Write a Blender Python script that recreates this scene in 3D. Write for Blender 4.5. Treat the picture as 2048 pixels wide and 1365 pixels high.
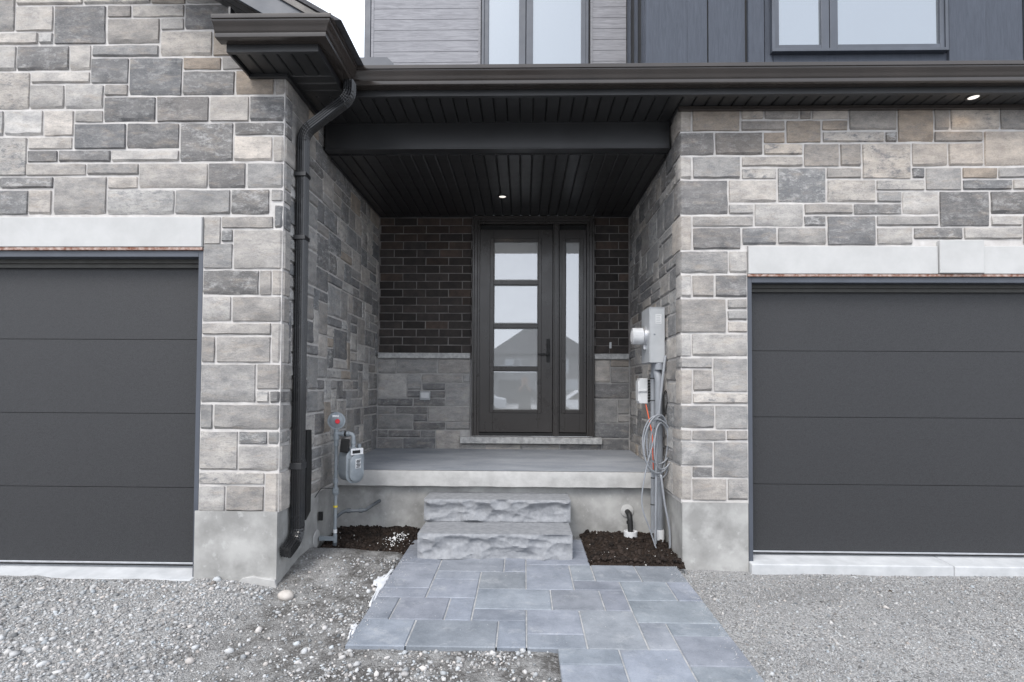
import bpy, math, random
import numpy as np
from mathutils import Vector, Matrix, noise
random.seed(7); R = random.Random(11)
for o in list(bpy.data.objects): bpy.data.objects.remove(o)
S = bpy.context.scene; C = S.collection
# ------------------------------------------------------------------ camera
F, W, H, HC = 1100.0, 2048.0, 1365.0, 1.42
YAW, PITCH, ROLL, SHY = 1.25, 1.5, 0.3, 63.0
CAMROT = Matrix.Rotation(math.radians(YAW), 3, 'Z') @ Matrix.Rotation(math.radians(90 + PITCH), 3, 'X') @ Matrix.Rotation(math.radians(ROLL), 3, 'Z')
cd = bpy.data.cameras.new('camera'); cam = bpy.data.objects.new('camera', cd); C.objects.link(cam)
cam.matrix_world = Matrix.Translation((0, 0, HC)) @ CAMROT.to_4x4()
cd.sensor_width = 36.0; cd.lens = F * 36.0 / W; cd.shift_y = SHY / W; cd.clip_start = 0.05; cd.clip_end = 2000
S.camera = cam; S.render.resolution_x, S.render.resolution_y = 1024, 682
# ------------------------------------------------------------------ sky, sun, exposure
SUN_EL, SUN_AZ = 48.0, 205.0      # azimuth the light comes from, clockwise from +Y
w = bpy.data.worlds.new('World'); S.world = w; w.use_nodes = True
nt = w.node_tree; nt.nodes.clear()
sky = nt.nodes.new('ShaderNodeTexSky'); sky.sky_type = 'NISHITA'; sky.sun_disc = False
sky.sun_elevation = math.radians(SUN_EL); sky.sun_rotation = math.radians(SUN_AZ)
sky.air_density = 1.0; sky.dust_density = 4.0; sky.ozone_density = 1.0; sky.altitude = 100
hs = nt.nodes.new('ShaderNodeHueSaturation'); hs.inputs['Saturation'].default_value = 0.38
bg = nt.nodes.new('ShaderNodeBackground'); bg.inputs['Strength'].default_value = 0.12
wo = nt.nodes.new('ShaderNodeOutputWorld')
cl = nt.nodes.new('ShaderNodeMix'); cl.data_type = 'RGBA'; cl.inputs[0].default_value = 0.72; cl.inputs[7].default_value = (9.1, 9.75, 10.9, 1)   # even thin overcast over the clear sky
nt.links.new(sky.outputs[0], hs.inputs['Color']); nt.links.new(hs.outputs[0], cl.inputs[6]); nt.links.new(cl.outputs[2], bg.inputs['Color']); nt.links.new(bg.outputs[0], wo.inputs['Surface'])
sl = bpy.data.lights.new('sun', 'SUN'); sl.energy = 1.3; sl.angle = math.radians(24); sl.color = (1, 0.955, 0.90)
so = bpy.data.objects.new('sun', sl); C.objects.link(so)
az, el = math.radians(SUN_AZ), math.radians(SUN_EL)
so.rotation_euler = Vector((math.sin(az) * math.cos(el), math.cos(az) * math.cos(el), math.sin(el))).to_track_quat('Z', 'Y').to_euler()
so.location = (0, -5, 12)
S.view_settings.view_transform = 'Standard'; S.view_settings.look = 'None'; S.view_settings.gamma = 1.0
S.view_settings.use_curve_mapping = False; S.view_settings.exposure = 0.9
# ------------------------------------------------------------------ pixel directions -> points on known planes
CP = Vector((0, 0, HC))
def ray(px, py): return CAMROT @ Vector(((px - W / 2) / F, -(py - H / 2 - SHY) / F, -1))
def on_y(px, py, Y): d = ray(px, py); return CP + d * (Y / d.y)
def on_x(px, py, X): d = ray(px, py); return CP + d * (X / d.x)
def on_z(px, py, z): d = ray(px, py); return CP + d * ((z - HC) / d.z)
# ------------------------------------------------------------------ materials
def lk(t, a, b): t.links.new(a, b)
class NT:
    def __init__(s, name):
        s.m = bpy.data.materials.new(name); s.m.use_nodes = True; s.t = s.m.node_tree
        s.b = s.t.nodes['Principled BSDF']; s.tc = s.t.nodes.new('ShaderNodeTexCoord'); s.co = s.tc.outputs['Object']
    def n(s, ty, **k):
        x = s.t.nodes.new(ty)
        for a, v in k.items(): setattr(x, a, v)
        return x
    def set(s, sock, v):
        if hasattr(v, 'is_output'): lk(s.t, v, sock)
        else: sock.default_value = v
    def math(s, op, a, b=0.0):
        x = s.n('ShaderNodeMath', operation=op); s.set(x.inputs[0], a); s.set(x.inputs[1], b); return x.outputs[0]
    def noise(s, scale, detail=4, rough=0.55, co=None, dist=0.0):
        x = s.n('ShaderNodeTexNoise'); x.inputs['Scale'].default_value = scale; x.inputs['Detail'].default_value = detail
        x.inputs['Roughness'].default_value = rough; x.inputs['Distortion'].default_value = dist
        lk(s.t, co or s.co, x.inputs['Vector']); return x.outputs['Fac']
    def voro(s, scale, co=None, out='Color', feature='F1', rand=1.0):
        x = s.n('ShaderNodeTexVoronoi', feature=feature); x.inputs['Scale'].default_value = scale
        lk(s.t, co or s.co, x.inputs['Vector']); return x.outputs[out]
    def mapping(s, sc=(1, 1, 1), loc=None, co=None):
        x = s.n('ShaderNodeMapping'); x.inputs['Scale'].default_value = sc; lk(s.t, co or s.co, x.inputs['Vector'])
        if loc is not None: s.set(x.inputs['Location'], loc)
        return x.outputs[0]
    def ramp(s, f, a, b, lo=0.0, hi=1.0):
        x = s.n('ShaderNodeMapRange'); s.set(x.inputs['Value'], f)
        for k, v in zip(('From Min', 'From Max', 'To Min', 'To Max'), (a, b, lo, hi)): x.inputs[k].default_value = v
        return x.outputs[0]
    def mix(s, f, a, b, blend='MIX'):
        x = s.n('ShaderNodeMix', data_type='RGBA', blend_type=blend); s.set(x.inputs[0], f)
        for i, v in ((6, a), (7, b)): s.set(x.inputs[i], (*v, 1) if isinstance(v, tuple) and len(v) == 3 else v)
        return x.outputs[2]
    def bump(s, h, strength=0.3, dist=0.01, prev=None):
        x = s.n('ShaderNodeBump'); x.inputs['Strength'].default_value = strength; x.inputs['Distance'].default_value = dist
        lk(s.t, h, x.inputs['Height'])
        if prev: lk(s.t, prev, x.inputs['Normal'])
        return x.outputs[0]
    def fin(s, col=None, rough=0.8, nrm=None, spec=0.4, metal=0.0):
        if col is not None: s.set(s.b.inputs['Base Color'], (*col, 1) if isinstance(col, tuple) and len(col) == 3 else col)
        s.set(s.b.inputs['Roughness'], rough); s.b.inputs['Specular IOR Level'].default_value = spec; s.b.inputs['Metallic'].default_value = metal
        if nrm: lk(s.t, nrm, s.b.inputs['Normal'])
        return s.m
def pm(name, c1, c2=None, scale=8, rough=0.6, bump=0.0, bscale=60, spec=0.4, metal=0.0, bd=0.004, lo=0.35, hi=0.65):
    s = NT(name); c2 = c2 or tuple(v * 1.25 for v in c1)
    f = s.ramp(s.noise(scale, 6, 0.6), lo, hi); c = s.mix(f, c1, c2)
    r = s.ramp(s.noise(scale * 2.3, 4), 0.3, 0.7, rough - 0.06, rough + 0.06)
    return s.fin(c, r, s.bump(s.noise(bscale, 5), bump, bd) if bump else None, spec, metal)
MAT = {}
def mk_stone():
    s = NT('stone_face'); oi = s.n('ShaderNodeObjectInfo')
    off = s.math('MULTIPLY', oi.outputs['Random'], 61.0); cx = s.n('ShaderNodeCombineXYZ')
    lk(s.t, off, cx.inputs[0]); lk(s.t, off, cx.inputs[1]); lk(s.t, off, cx.inputs[2])
    co = s.mapping((1, 1, 1.9), cx.outputs[0]); base = oi.outputs['Color']
    n1 = s.noise(7, 9, 0.68, co)
    c = s.mix(s.ramp(n1, 0.32, 0.70, 0.0, 1.0), s.mix(1.0, base, (0.70, 0.705, 0.72), 'MULTIPLY'), s.mix(1.0, base, (1.28, 1.26, 1.23), 'MULTIPLY'))
    bw = s.n('ShaderNodeRGBToBW'); lk(s.t, base, bw.inputs[0]); light = s.math('GREATER_THAN', bw.outputs[0], 0.23)
    pc = s.mix(light, (0.43, 0.425, 0.415), (0.155, 0.16, 0.17))
    n2 = s.noise(13, 12, 0.80, co, 0.15); m2 = s.math('MULTIPLY', s.ramp(n2, 0.50, 0.60), oi.outputs['Alpha'])
    c = s.mix(m2, c, pc)
    n4 = s.noise(6.5, 8, 0.7, s.mapping((1, 1, 3.4), cx.outputs[0]), 0.2); c = s.mix(s.ramp(n4, 0.52, 0.70, 0, 0.5), c, (0.36, 0.31, 0.26))
    n3 = s.noise(75, 6, 0.85, co); c = s.mix(s.ramp(n3, 0.56, 0.70, 0, 0.55), c, (0.50, 0.49, 0.48)); c = s.mix(s.ramp(n3, 0.47, 0.32, 0, 0.60), c, (0.085, 0.087, 0.092))
    h = s.math('ADD', s.math('MULTIPLY', n2, 0.9), s.math('MULTIPLY', n3, 0.35))
    return s.fin(c, 0.88, s.bump(h, 0.85, 0.012), 0.2)
MAT['stone'] = mk_stone()
MAT['mortar'] = pm('mortar', (0.45, 0.432, 0.418), (0.56, 0.543, 0.528), 14, 0.95, 0.5, 160, 0.1, bd=0.003)
MAT['mortar_dark'] = pm('brick_mortar', (0.15, 0.14, 0.135), (0.26, 0.245, 0.235), 9, 0.95, 0.5, 160, 0.1)
def mk_brick():
    s = NT('dark_brick'); oi = s.n('ShaderNodeObjectInfo'); off = s.math('MULTIPLY', oi.outputs['Random'], 37.0)
    cx = s.n('ShaderNodeCombineXYZ'); lk(s.t, off, cx.inputs[0]); lk(s.t, off, cx.inputs[2]); co = s.mapping((1, 1, 1), cx.outputs[0])
    c = s.mix(s.ramp(s.noise(12, 6, 0.65, co), 0.35, 0.7), oi.outputs['Color'], s.mix(1.0, oi.outputs['Color'], (1.9, 1.75, 1.65), 'MULTIPLY'))
    c = s.mix(s.ramp(s.noise(22, 8, 0.75, co), 0.66, 0.75, 0, 0.5), c, (0.3, 0.28, 0.27))
    return s.fin(c, 0.75, s.bump(s.noise(70, 5, 0.7, co), 0.5, 0.005), 0.3)
MAT['brick'] = mk_brick()
MAT['precast'] = pm('precast_concrete', (0.42, 0.42, 0.415), (0.47, 0.47, 0.465), 5, 0.85, 0.15, 220, 0.2, bd=0.002)
MAT['sillstone'] = pm('sill_stone', (0.30, 0.30, 0.30), (0.50, 0.50, 0.49), 26, 0.85, 0.3, 90, 0.2)
def mk_parge():
    s = NT('parged_concrete'); n1 = s.noise(3.2, 7, 0.6); n2 = s.noise(14, 6, 0.65)
    c = s.mix(s.ramp(n1, 0.36, 0.64), (0.25, 0.248, 0.24), (0.40, 0.397, 0.385)); c = s.mix(s.ramp(n2, 0.58, 0.72, 0, 0.5), c, (0.50, 0.50, 0.49))
    st = s.noise(1.9, 5, 0.6, s.mapping((1, 1, 1), (5.3, 1.7, 9.2))); c = s.mix(s.ramp(st, 0.56, 0.66, 0, 0.6), c, (0.17, 0.168, 0.162))
    return s.fin(c, 0.92, s.bump(s.math('ADD', n2, s.math('MULTIPLY', s.noise(120, 4), 0.3)), 0.35, 0.006), 0.2)
MAT['parge'] = mk_parge()
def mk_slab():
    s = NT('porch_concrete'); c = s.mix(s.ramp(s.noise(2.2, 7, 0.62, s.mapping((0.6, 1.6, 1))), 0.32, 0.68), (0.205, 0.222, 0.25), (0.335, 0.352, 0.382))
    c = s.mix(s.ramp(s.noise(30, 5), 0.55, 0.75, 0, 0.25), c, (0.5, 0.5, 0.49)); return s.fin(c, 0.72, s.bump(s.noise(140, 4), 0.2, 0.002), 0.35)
MAT['slab'] = mk_slab()
MAT['slab_edge'] = pm('formed_concrete_edge', (0.34, 0.336, 0.328), (0.45, 0.446, 0.436), 7, 0.9, 0.3, 110, 0.2)
MAT['apron'] = pm('apron_concrete', (0.40, 0.41, 0.42), (0.50, 0.51, 0.52), 6, 0.85, 0.2, 120, 0.25)
def mk_paver():
    s = NT('blue_grey_paver'); oi = s.n('ShaderNodeObjectInfo'); off = s.math('MULTIPLY', oi.outputs['Random'], 23.0)
    cx = s.n('ShaderNodeCombineXYZ'); lk(s.t, off, cx.inputs[0]); lk(s.t, off, cx.inputs[1]); co = s.mapping((1, 1, 1), cx.outputs[0])
    c = s.mix(s.ramp(s.noise(4.5, 8, 0.68, co), 0.34, 0.66), (0.150, 0.166, 0.190), (0.252, 0.270, 0.300))
    c = s.mix(1.0, c, oi.outputs['Color'], 'MULTIPLY')
    c = s.mix(s.ramp(s.noise(6, 12, 0.78, co, 0.3), 0.54, 0.72, 0, 0.6), c, (0.40, 0.41, 0.42))
    dirt = s.noise(2.4, 8, 0.7, s.mapping((1, 1, 1), (3.1, 8.2, 0))); c = s.mix(s.ramp(dirt, 0.56, 0.72, 0, 0.5), c, (0.28, 0.265, 0.24))
    n3 = s.noise(120, 5, 0.85, co); c = s.mix(s.ramp(n3, 0.56, 0.72, 0, 0.45), c, (0.40, 0.41, 0.42)); c = s.mix(s.ramp(n3, 0.45, 0.3, 0, 0.5), c, (0.07, 0.078, 0.09))
    return s.fin(c, 0.8, s.bump(s.math('ADD', s.noise(26, 6, 0.7, co), s.math('MULTIPLY', n3, 0.4)), 0.5, 0.004), 0.35)
MAT['paver'] = mk_paver()
MAT['joint'] = pm('jointing_sand', (0.28, 0.285, 0.29), (0.44, 0.44, 0.44), 20, 0.95, 0.5, 300, 0.1)
MAT['step'] = pm('step_stone', (0.205, 0.212, 0.226), (0.275, 0.282, 0.296), 22, 0.85, 0.3, 130, 0.3, bd=0.006)
def mk_black(name, base, rough, perf=False):
    s = NT(name); c = s.mix(s.ramp(s.noise(3, 5), 0.35, 0.7), base, tuple(v * 1.35 for v in base))
    r = s.ramp(s.noise(9, 4), 0.3, 0.7, rough - 0.05, rough + 0.06); nrm = s.bump(s.noise(5, 3), 0.02, 0.01)
    if perf:
        v = s.n('ShaderNodeTexVoronoi', feature='F1'); v.inputs['Scale'].default_value = 62; v.inputs['Randomness'].default_value = 0.0
        lk(s.t, s.mapping((1, 1, 0.0)), v.inputs['Vector']); d = s.ramp(v.outputs['Distance'], 0.16, 0.24, 0, 1); c = s.mix(d, (0.010, 0.010, 0.010), c)
    return s.fin(c, r, nrm, 0.6)
MAT['black'] = mk_black('black_aluminium', (0.019, 0.0192, 0.0205), 0.36)
MAT['soffit'] = mk_black('black_soffit', (0.019, 0.019, 0.0195), 0.33)
MAT['soffit_perf'] = mk_black('perforated_black_soffit', (0.022, 0.022, 0.0225), 0.36, True)
MAT['gutter'] = mk_black('gutter_black', (0.031, 0.0255, 0.0225), 0.17)  # warm brown in the base stands in for reflected ground
MAT['spout'] = mk_black('downspout_black', (0.014, 0.0142, 0.0152), 0.13)
MAT['slate'] = mk_black('slate_blue_trim', (0.048, 0.055, 0.070), 0.5)
def mk_wood(name, c1, c2, axis, bump=0.5):
    s = NT(name); oi = s.n('ShaderNodeObjectInfo'); off = s.math('MULTIPLY', oi.outputs['Random'], 19.0)
    cx = s.n('ShaderNodeCombineXYZ'); lk(s.t, off, cx.inputs[0]); lk(s.t, off, cx.inputs[2])
    sc = (1.2, 1, 14) if axis == 'x' else (14, 1, 1.2); co = s.mapping(sc, cx.outputs[0])
    n = s.noise(3.0, 5, 0.6, co, 1.2); c = s.mix(s.ramp(n, 0.3, 0.7), c1, c2)
    return s.fin(c, 0.7, s.bump(s.noise(5.0, 4, 0.6, co, 1.5), bump, 0.004), 0.3)
MAT['plank'] = mk_wood('grey_wood_siding', (0.19, 0.19, 0.205), (0.30, 0.30, 0.318), 'x')
MAT['board'] = mk_wood('slate_board_siding', (0.050, 0.058, 0.075), (0.067, 0.077, 0.098), 'z', 0.8)
MAT['doorpaint'] = pm('bronze_door_paint', (0.028, 0.0238, 0.021), (0.031, 0.0265, 0.0235), 2, 0.3, spec=.6)
def mk_gar():
    s = NT('charcoal_garage_panel'); n = s.noise(140, 4, 0.7); c = s.mix(s.ramp(n, 0.35, 0.65), (0.018, 0.0185, 0.0202), (0.036, 0.0365, 0.039))
    c = s.mix(s.ramp(s.noise(28, 7, .75, s.mapping((1, 1, 2.5))), 0.42, 0.68, 0, 0.45), c, (0.036, 0.037, 0.041)); return s.fin(c, 0.5, s.bump(s.noise(150, 5, 0.75, s.mapping((1, 1, 2.4))), 0.6, 0.004), 0.4)
MAT['garage'] = mk_gar()
MAT['rust'] = pm('rusted_steel', (0.16, 0.055, 0.03), (0.45, 0.36, 0.32), 30, 0.85, 0.4, 120, 0.3)
MAT['rubber'] = pm('black_rubber', (0.012, 0.012, 0.012), None, 8, 0.6)
MAT['galv'] = pm('bare_aluminium', (0.55, 0.56, 0.58), (0.66, 0.67, 0.69), 12, 0.35, spec=0.5, metal=0.8)
MAT['metergrey'] = pm('meter_grey_enamel', (0.21, 0.235, 0.255), (0.27, 0.295, 0.315), 10, 0.42, 0.1, 60)
MAT['boxgrey'] = pm('light_grey_enamel', (0.36, 0.375, 0.39), (0.42, 0.435, 0.45), 6, 0.4)
MAT['conduit'] = pm('grey_pvc', (0.225, 0.24, 0.262), (0.275, 0.29, 0.315), 6, 0.45)
MAT['darkpipe'] = pm('dark_grey_pipe', (0.07, 0.08, 0.09), (0.11, 0.12, 0.13), 12, 0.5)
MAT['white'] = pm('white_plastic', (0.52, 0.53, 0.54), (0.62, 0.63, 0.64), 6, 0.45)
MAT['label'] = pm('printed_label', (0.55, 0.56, 0.57), (0.80, 0.80, 0.80), 90, 0.5)
MAT['red'] = pm('red_cap_plastic', (0.62, 0.02, 0.035), (0.72, 0.03, 0.045), 8, 0.4)
MAT['orange'] = pm('orange_cable', (0.60, 0.10, 0.05), (0.66, 0.13, 0.06), 8, 0.45)
MAT['yellow'] = pm('yellow_tag', (0.62, 0.48, 0.04), None, 8, 0.6)
MAT['snow'] = pm('snow', (0.52, 0.535, 0.56), (0.66, 0.67, 0.69), 10, 0.7, 0.5, 60)
MAT['cobble'] = pm('cobble', (0.36, 0.33, 0.30), (0.48, 0.45, 0.42), 14, 0.8, 0.3, 60)
MAT['soil'] = pm('dark_topsoil', (0.014, 0.0095, 0.0075), (0.038, 0.027, 0.021), 16, 0.95, 1.0, 90, 0.15, bd=0.012)
MAT['leaf'] = pm('dead_leaf', (0.03, 0.02, 0.012), None, 30, 0.8)
MAT['shingle'] = pm('roof_shingle', (0.05, 0.05, 0.055), (0.09, 0.09, 0.095), 30, 0.9, 0.5, 80)
def mk_glass(name, fac, tint, back):
    m = bpy.data.materials.new(name); m.use_nodes = True; t = m.node_tree; t.nodes.clear()
    g = t.nodes.new('ShaderNodeBsdfGlossy'); g.inputs['Roughness'].default_value = 0.012; g.inputs['Color'].default_value = (*tint, 1)
    d = t.nodes.new('ShaderNodeBsdfDiffuse'); nz = t.nodes.new('ShaderNodeTexNoise'); nz.inputs['Scale'].default_value = 1.5
    mr = t.nodes.new('ShaderNodeMix'); mr.data_type = 'RGBA'; mr.inputs[6].default_value = (*back, 1); mr.inputs[7].default_value = (*[v * 1.3 for v in back], 1)
    t.links.new(nz.outputs[0], mr.inputs[0]); t.links.new(mr.outputs[2], d.inputs['Color'])
    x = t.nodes.new('ShaderNodeMixShader'); x.inputs[0].default_value = fac; o = t.nodes.new('ShaderNodeOutputMaterial')
    t.links.new(d.outputs[0], x.inputs[1]); t.links.new(g.outputs[0], x.inputs[2]); t.links.new(x.outputs[0], o.inputs[0]); return m
MAT['glass'] = mk_glass('coated_door_glass', 0.25, (0.95, 0.97, 1.0), (0.38, 0.385, 0.38))  # pale diffuse colour stands in for haze and the lit interior
MAT['winglass'] = mk_glass('coated_window_glass', 0.28, (0.90, 0.95, 1.0), (0.08, 0.09, 0.10))
def mk_emit():
    s = NT('lit_lens'); s.fin((0.8, 0.8, 0.8), 0.4); s.b.inputs['Emission Color'].default_value = (1, 0.93, 0.84, 1); s.b.inputs['Emission Strength'].default_value = 0.55; return s.m
MAT['lens'] = mk_emit()
# ------------------------------------------------------------------ mesh builder
class MB:
    def __init__(s): s.v = []; s.f = []
    def add(s, vs, fs):
        b = len(s.v); s.v += [tuple(v) for v in vs]; s.f += [tuple(i + b for i in f) for f in fs]; return s
    def box(s, x0, x1, y0, y1, z0, z1):
        return s.add([(x0, y0, z0), (x1, y0, z0), (x1, y1, z0), (x0, y1, z0), (x0, y0, z1), (x1, y0, z1), (x1, y1, z1), (x0, y1, z1)],
                     [(0, 3, 2, 1), (4, 5, 6, 7), (0, 1, 5, 4), (1, 2, 6, 5), (2, 3, 7, 6), (3, 0, 4, 7)])
    def prism(s, pts, axis, a0, a1):
        n = len(pts)
        def P(p, a): return {'x': (a, p[0], p[1]), 'y': (p[0], a, p[1]), 'z': (p[0], p[1], a)}[axis]
        return s.add([P(p, a0) for p in pts] + [P(p, a1) for p in pts], [tuple(range(n))[::-1], tuple(range(n, 2 * n))] + [(i, (i + 1) % n, n + (i + 1) % n, n + i) for i in range(n)])
    def sweep(s, prof, path, cap=True, side=None, closed=True):
        P = [Vector(p) for p in path]; rings = []; up0 = side
        for i, p in enumerate(P):
            a = (P[i] - P[i - 1]).normalized() if i else None; b = (P[i + 1] - P[i]).normalized() if i < len(P) - 1 else None
            t = ((a or b) + (b or a)).normalized()
            if up0 is None: up0 = Vector((0, 0, 1)) if abs(t.z) < 0.9 else Vector((0, 1, 0))
            sx = Vector(up0); sx = (sx - t * sx.dot(t)).normalized(); sy = t.cross(sx)
            up0 = sx if side is None else side
            rings.append([p + sx * q[0] + sy * q[1] for q in prof])
        n = len(prof); vs = [v for r in rings for v in r]; fs = []
        for k in range(len(P) - 1):
            for i in range(n if closed else n - 1): j = (i + 1) % n; fs.append((k * n + i, k * n + j, (k + 1) * n + j, (k + 1) * n + i))
        if cap: fs += [tuple(range(n))[::-1], tuple(range((len(P) - 1) * n, len(P) * n))]
        return s.add(vs, fs)
    def tube(s, path, r, seg=12, cap=True):
        return s.sweep([(r * math.cos(2 * math.pi * i / seg), r * math.sin(2 * math.pi * i / seg)) for i in range(seg)], path, cap)
    def lathe(s, prof, c, axis, seg=24):
        A = Vector(axis).normalized(); U = A.orthogonal().normalized(); V = A.cross(U); c = Vector(c); vs = []; fs = []; n = len(prof)
        for k in range(seg):
            d = U * math.cos(2 * math.pi * k / seg) + V * math.sin(2 * math.pi * k / seg)
            vs += [c + A * h + d * r for r, h in prof]
        for k in range(seg):
            for i in range(n - 1): a, b = k * n + i, ((k + 1) % seg) * n + i; fs.append((a, b, b + 1, a + 1))
        fs += [tuple(k * n for k in range(seg))[::-1], tuple(k * n + n - 1 for k in range(seg))]
        return s.add(vs, fs)
    def obj(s, name, mat, parent=None, smooth=False, bevel=0.0, loc=None, color=None, seg=2):
        if loc is None:
            a = np.array(s.v); c = (a.min(0) + a.max(0)) / 2; loc = (float(c[0]), float(c[1]), float(a.min(0)[2]))
        L = Vector(loc); me = bpy.data.meshes.new(name); me.from_pydata([tuple(Vector(v) - L) for v in s.v], [], s.f); me.validate(); me.update()
        import bmesh; bm = bmesh.new(); bm.from_mesh(me); bmesh.ops.recalc_face_normals(bm, faces=bm.faces); bm.to_mesh(me); bm.free()
        return put(name, me, mat, parent, L, smooth, bevel, color, seg)
WP = {}
def put(name, me, mat, parent, L, smooth=False, bevel=0.0, color=None, seg=2):
    o = bpy.data.objects.new(name, me); C.objects.link(o)
    if mat is not None and not me.materials: me.materials.append(MAT[mat] if isinstance(mat, str) else mat)
    o.location = L; WP[o.name] = Vector(L)
    if parent: o.parent = parent; o.matrix_parent_inverse = Matrix.Translation(-WP[parent.name])
    if smooth:
        me.shade_smooth()
        if smooth != 'all': me.set_sharp_from_angle(angle=math.radians(smooth if smooth is not True else 40))
    if bevel:
        b = o.modifiers.new('bevel', 'BEVEL'); b.width = bevel; b.segments = seg; b.limit_method = 'ANGLE'; b.angle_limit = math.radians(40)
    if color: o.color = color
    return o
def tag(o, label, cat, group=None):
    o['label'] = label; o['category'] = cat
    if group: o['group'] = group
    return o
def thing(name, loc, label, cat, group=None):
    o = bpy.data.objects.new(name, None); C.objects.link(o); o.location = loc; o.empty_display_size = 0.1; WP[o.name] = Vector(loc)
    return tag(o, label, cat, group)
def struct(o): o['kind'] = 'structure'; return o
def stuff(o): o['kind'] = 'stuff'; return o
def arc(c, r, a0, a1, n, u, v): return [Vector(c) + Vector(u) * (r * math.cos(a0 + (a1 - a0) * i / n)) + Vector(v) * (r * math.sin(a0 + (a1 - a0) * i / n)) for i in range(n + 1)]
def bend(pts, r, n=6):          # polyline with rounded corners
    P = [Vector(p) for p in pts]; out = [P[0]]
    for i in range(1, len(P) - 1):
        a = (P[i - 1] - P[i]).normalized(); b = (P[i + 1] - P[i]).normalized(); rr = min(r, (P[i - 1] - P[i]).length * .49, (P[i + 1] - P[i]).length * .49)
        A, B = P[i] + a * rr, P[i] + b * rr
        for k in range(n + 1): t = k / n; out.append(A * (1 - t) ** 2 + P[i] * 2 * t * (1 - t) + B * t * t)
    return out + [P[-1]]
def spline(pts, n=8):
    P = [Vector(p) for p in pts]; P = [P[0]] + P + [P[-1]]; out = []
    for i in range(1, len(P) - 2):
        for k in range(n):
            t = k / n; a, b, c, d = P[i - 1:i + 3]
            out.append(0.5 * ((2 * b) + (c - a) * t + (2 * a - 5 * b + 4 * c - d) * t * t + (3 * b - a - 3 * c + d) * t ** 3))
    return out + [P[-2]]
# ------------------------------------------------------------------ split-face stones
TONE = {'L': ((0.41, 0.396, 0.38), 0.3), 'M': ((0.295, 0.289, 0.282), 0.45), 'D': ((0.168, 0.169, 0.173), 0.45), 'B': ((0.325, 0.291, 0.254), 0.4),
        'X': ((0.18, 0.182, 0.186), 0.9), 'P': ((0.40, 0.39, 0.376), 0.8), 'W': ((0.465, 0.452, 0.436), 0.2)}
def tone(k=None, warm=0.0, light_gain=1.0):
    if k is None: k = R.choices('LMDBXP', (16, 30, 22, 4, 14, 14))[0]
    c, a = TONE[k]; j = R.uniform(0.88, 1.12) * light_gain; t = R.uniform(-0.02, 0.03) + warm
    return (c[0] * j * (1 + t), c[1] * j, c[2] * j * (1 - t), a * R.uniform(0.5, 1.15))
def stone(parent, O, U, N, u0, u1, v0, v1, col, depth=0.05, proud=0.011, chamL=0.0, chamR=0.0, name='stone'):
    """one rock-faced block: irregular rounded rim, uneven face, chipped lower edge; origin O + u*U + v*Z + n*N"""
    wd, ht = u1 - u0, v1 - v0; b = min(0.006, wd * .2, ht * .2); sd = R.uniform(0, 999)
    nu = max(1, min(5, round(wd / 0.085))); nv = 1 if ht < 0.12 else 2 if ht < 0.2 else 3
    bl, br = max(b, chamL), max(b, chamR)
    us = [0, bl] + [bl + (wd - bl - br) * i / nu for i in range(1, nu)] + [wd - br, wd]
    vs = [0, b] + [b + (ht - 2 * b) * i / nv for i in range(1, nv)] + [ht - b, ht]
    nU, nV = len(us), len(vs); vt = []; chip = R.random() < 0.6 and ht > 0.07; cv = R.uniform(0.18, 0.36)
    for j, v in enumerate(vs):
        for i, u in enumerate(us):
            ei, ej = i in (0, nU - 1), j in (0, nV - 1); uu, vv = u, v
            q = noise.noise(Vector((u * 9 + sd, v * 13, sd))); n = proud + 0.0065 * q + R.uniform(-0.002, 0.002)
            if chip and j == 1: n += 0.004; vv = v + ht * cv * 0.55 * (0.55 + 0.45 * noise.noise(Vector((u * 14, sd, 2))))
            if chip and 1 < j < nV - 1: vv = max(vv, b + ht * cv * 0.9)
            if ei or ej:
                n = proud * R.uniform(0.3, 0.8) - (0.005 if chip and j == 0 else 0)
                if ei and not ((i == 0 and chamL) or (i == nU - 1 and chamR)): uu += R.uniform(0, 0.006) * (1 if i == 0 else -1)
                if (i == 0 and chamL) or (i == nU - 1 and chamR): n -= 0.022
                if ej: vv += R.uniform(-0.001, 0.005) * (1 if j == 0 else -1)
                if ei and ej: uu += 0.0025 * (1 if i == 0 else -1); vv += 0.0025 * (1 if j == 0 else -1)
            vt.append((uu, vv, n))
    fs = [(j * nU + i, j * nU + i + 1, (j + 1) * nU + i + 1, (j + 1) * nU + i) for j in range(nV - 1) for i in range(nU - 1)]
    rim = [i for i in range(nU)] + [j * nU + nU - 1 for j in range(1, nV)] + [(nV - 1) * nU + i for i in range(nU - 2, -1, -1)] + [j * nU for j in range(nV - 2, 0, -1)]
    k0 = len(vt); m = len(rim)
    for r in rim: u, v, n = vt[r]; vt.append((u, v, -depth))
    fs += [(rim[a], k0 + a, k0 + (a + 1) % m, rim[(a + 1) % m]) for a in range(m)]
    U, N = Vector(U), Vector(N); flip = U.cross(Vector((0, 0, 1))).dot(N) < 0
    loc = Vector(O) + U * (u0 + wd / 2) + Vector((0, 0, v0))
    me = bpy.data.meshes.new(name); me.from_pydata([tuple(U * (u - wd / 2) + N * n + Vector((0, 0, v))) for u, v, n in vt], [], [f[::-1] if flip else f for f in fs])
    me.update(); o = put(name, me, 'stone', parent, loc, 38); o.color = col; return o
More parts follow.
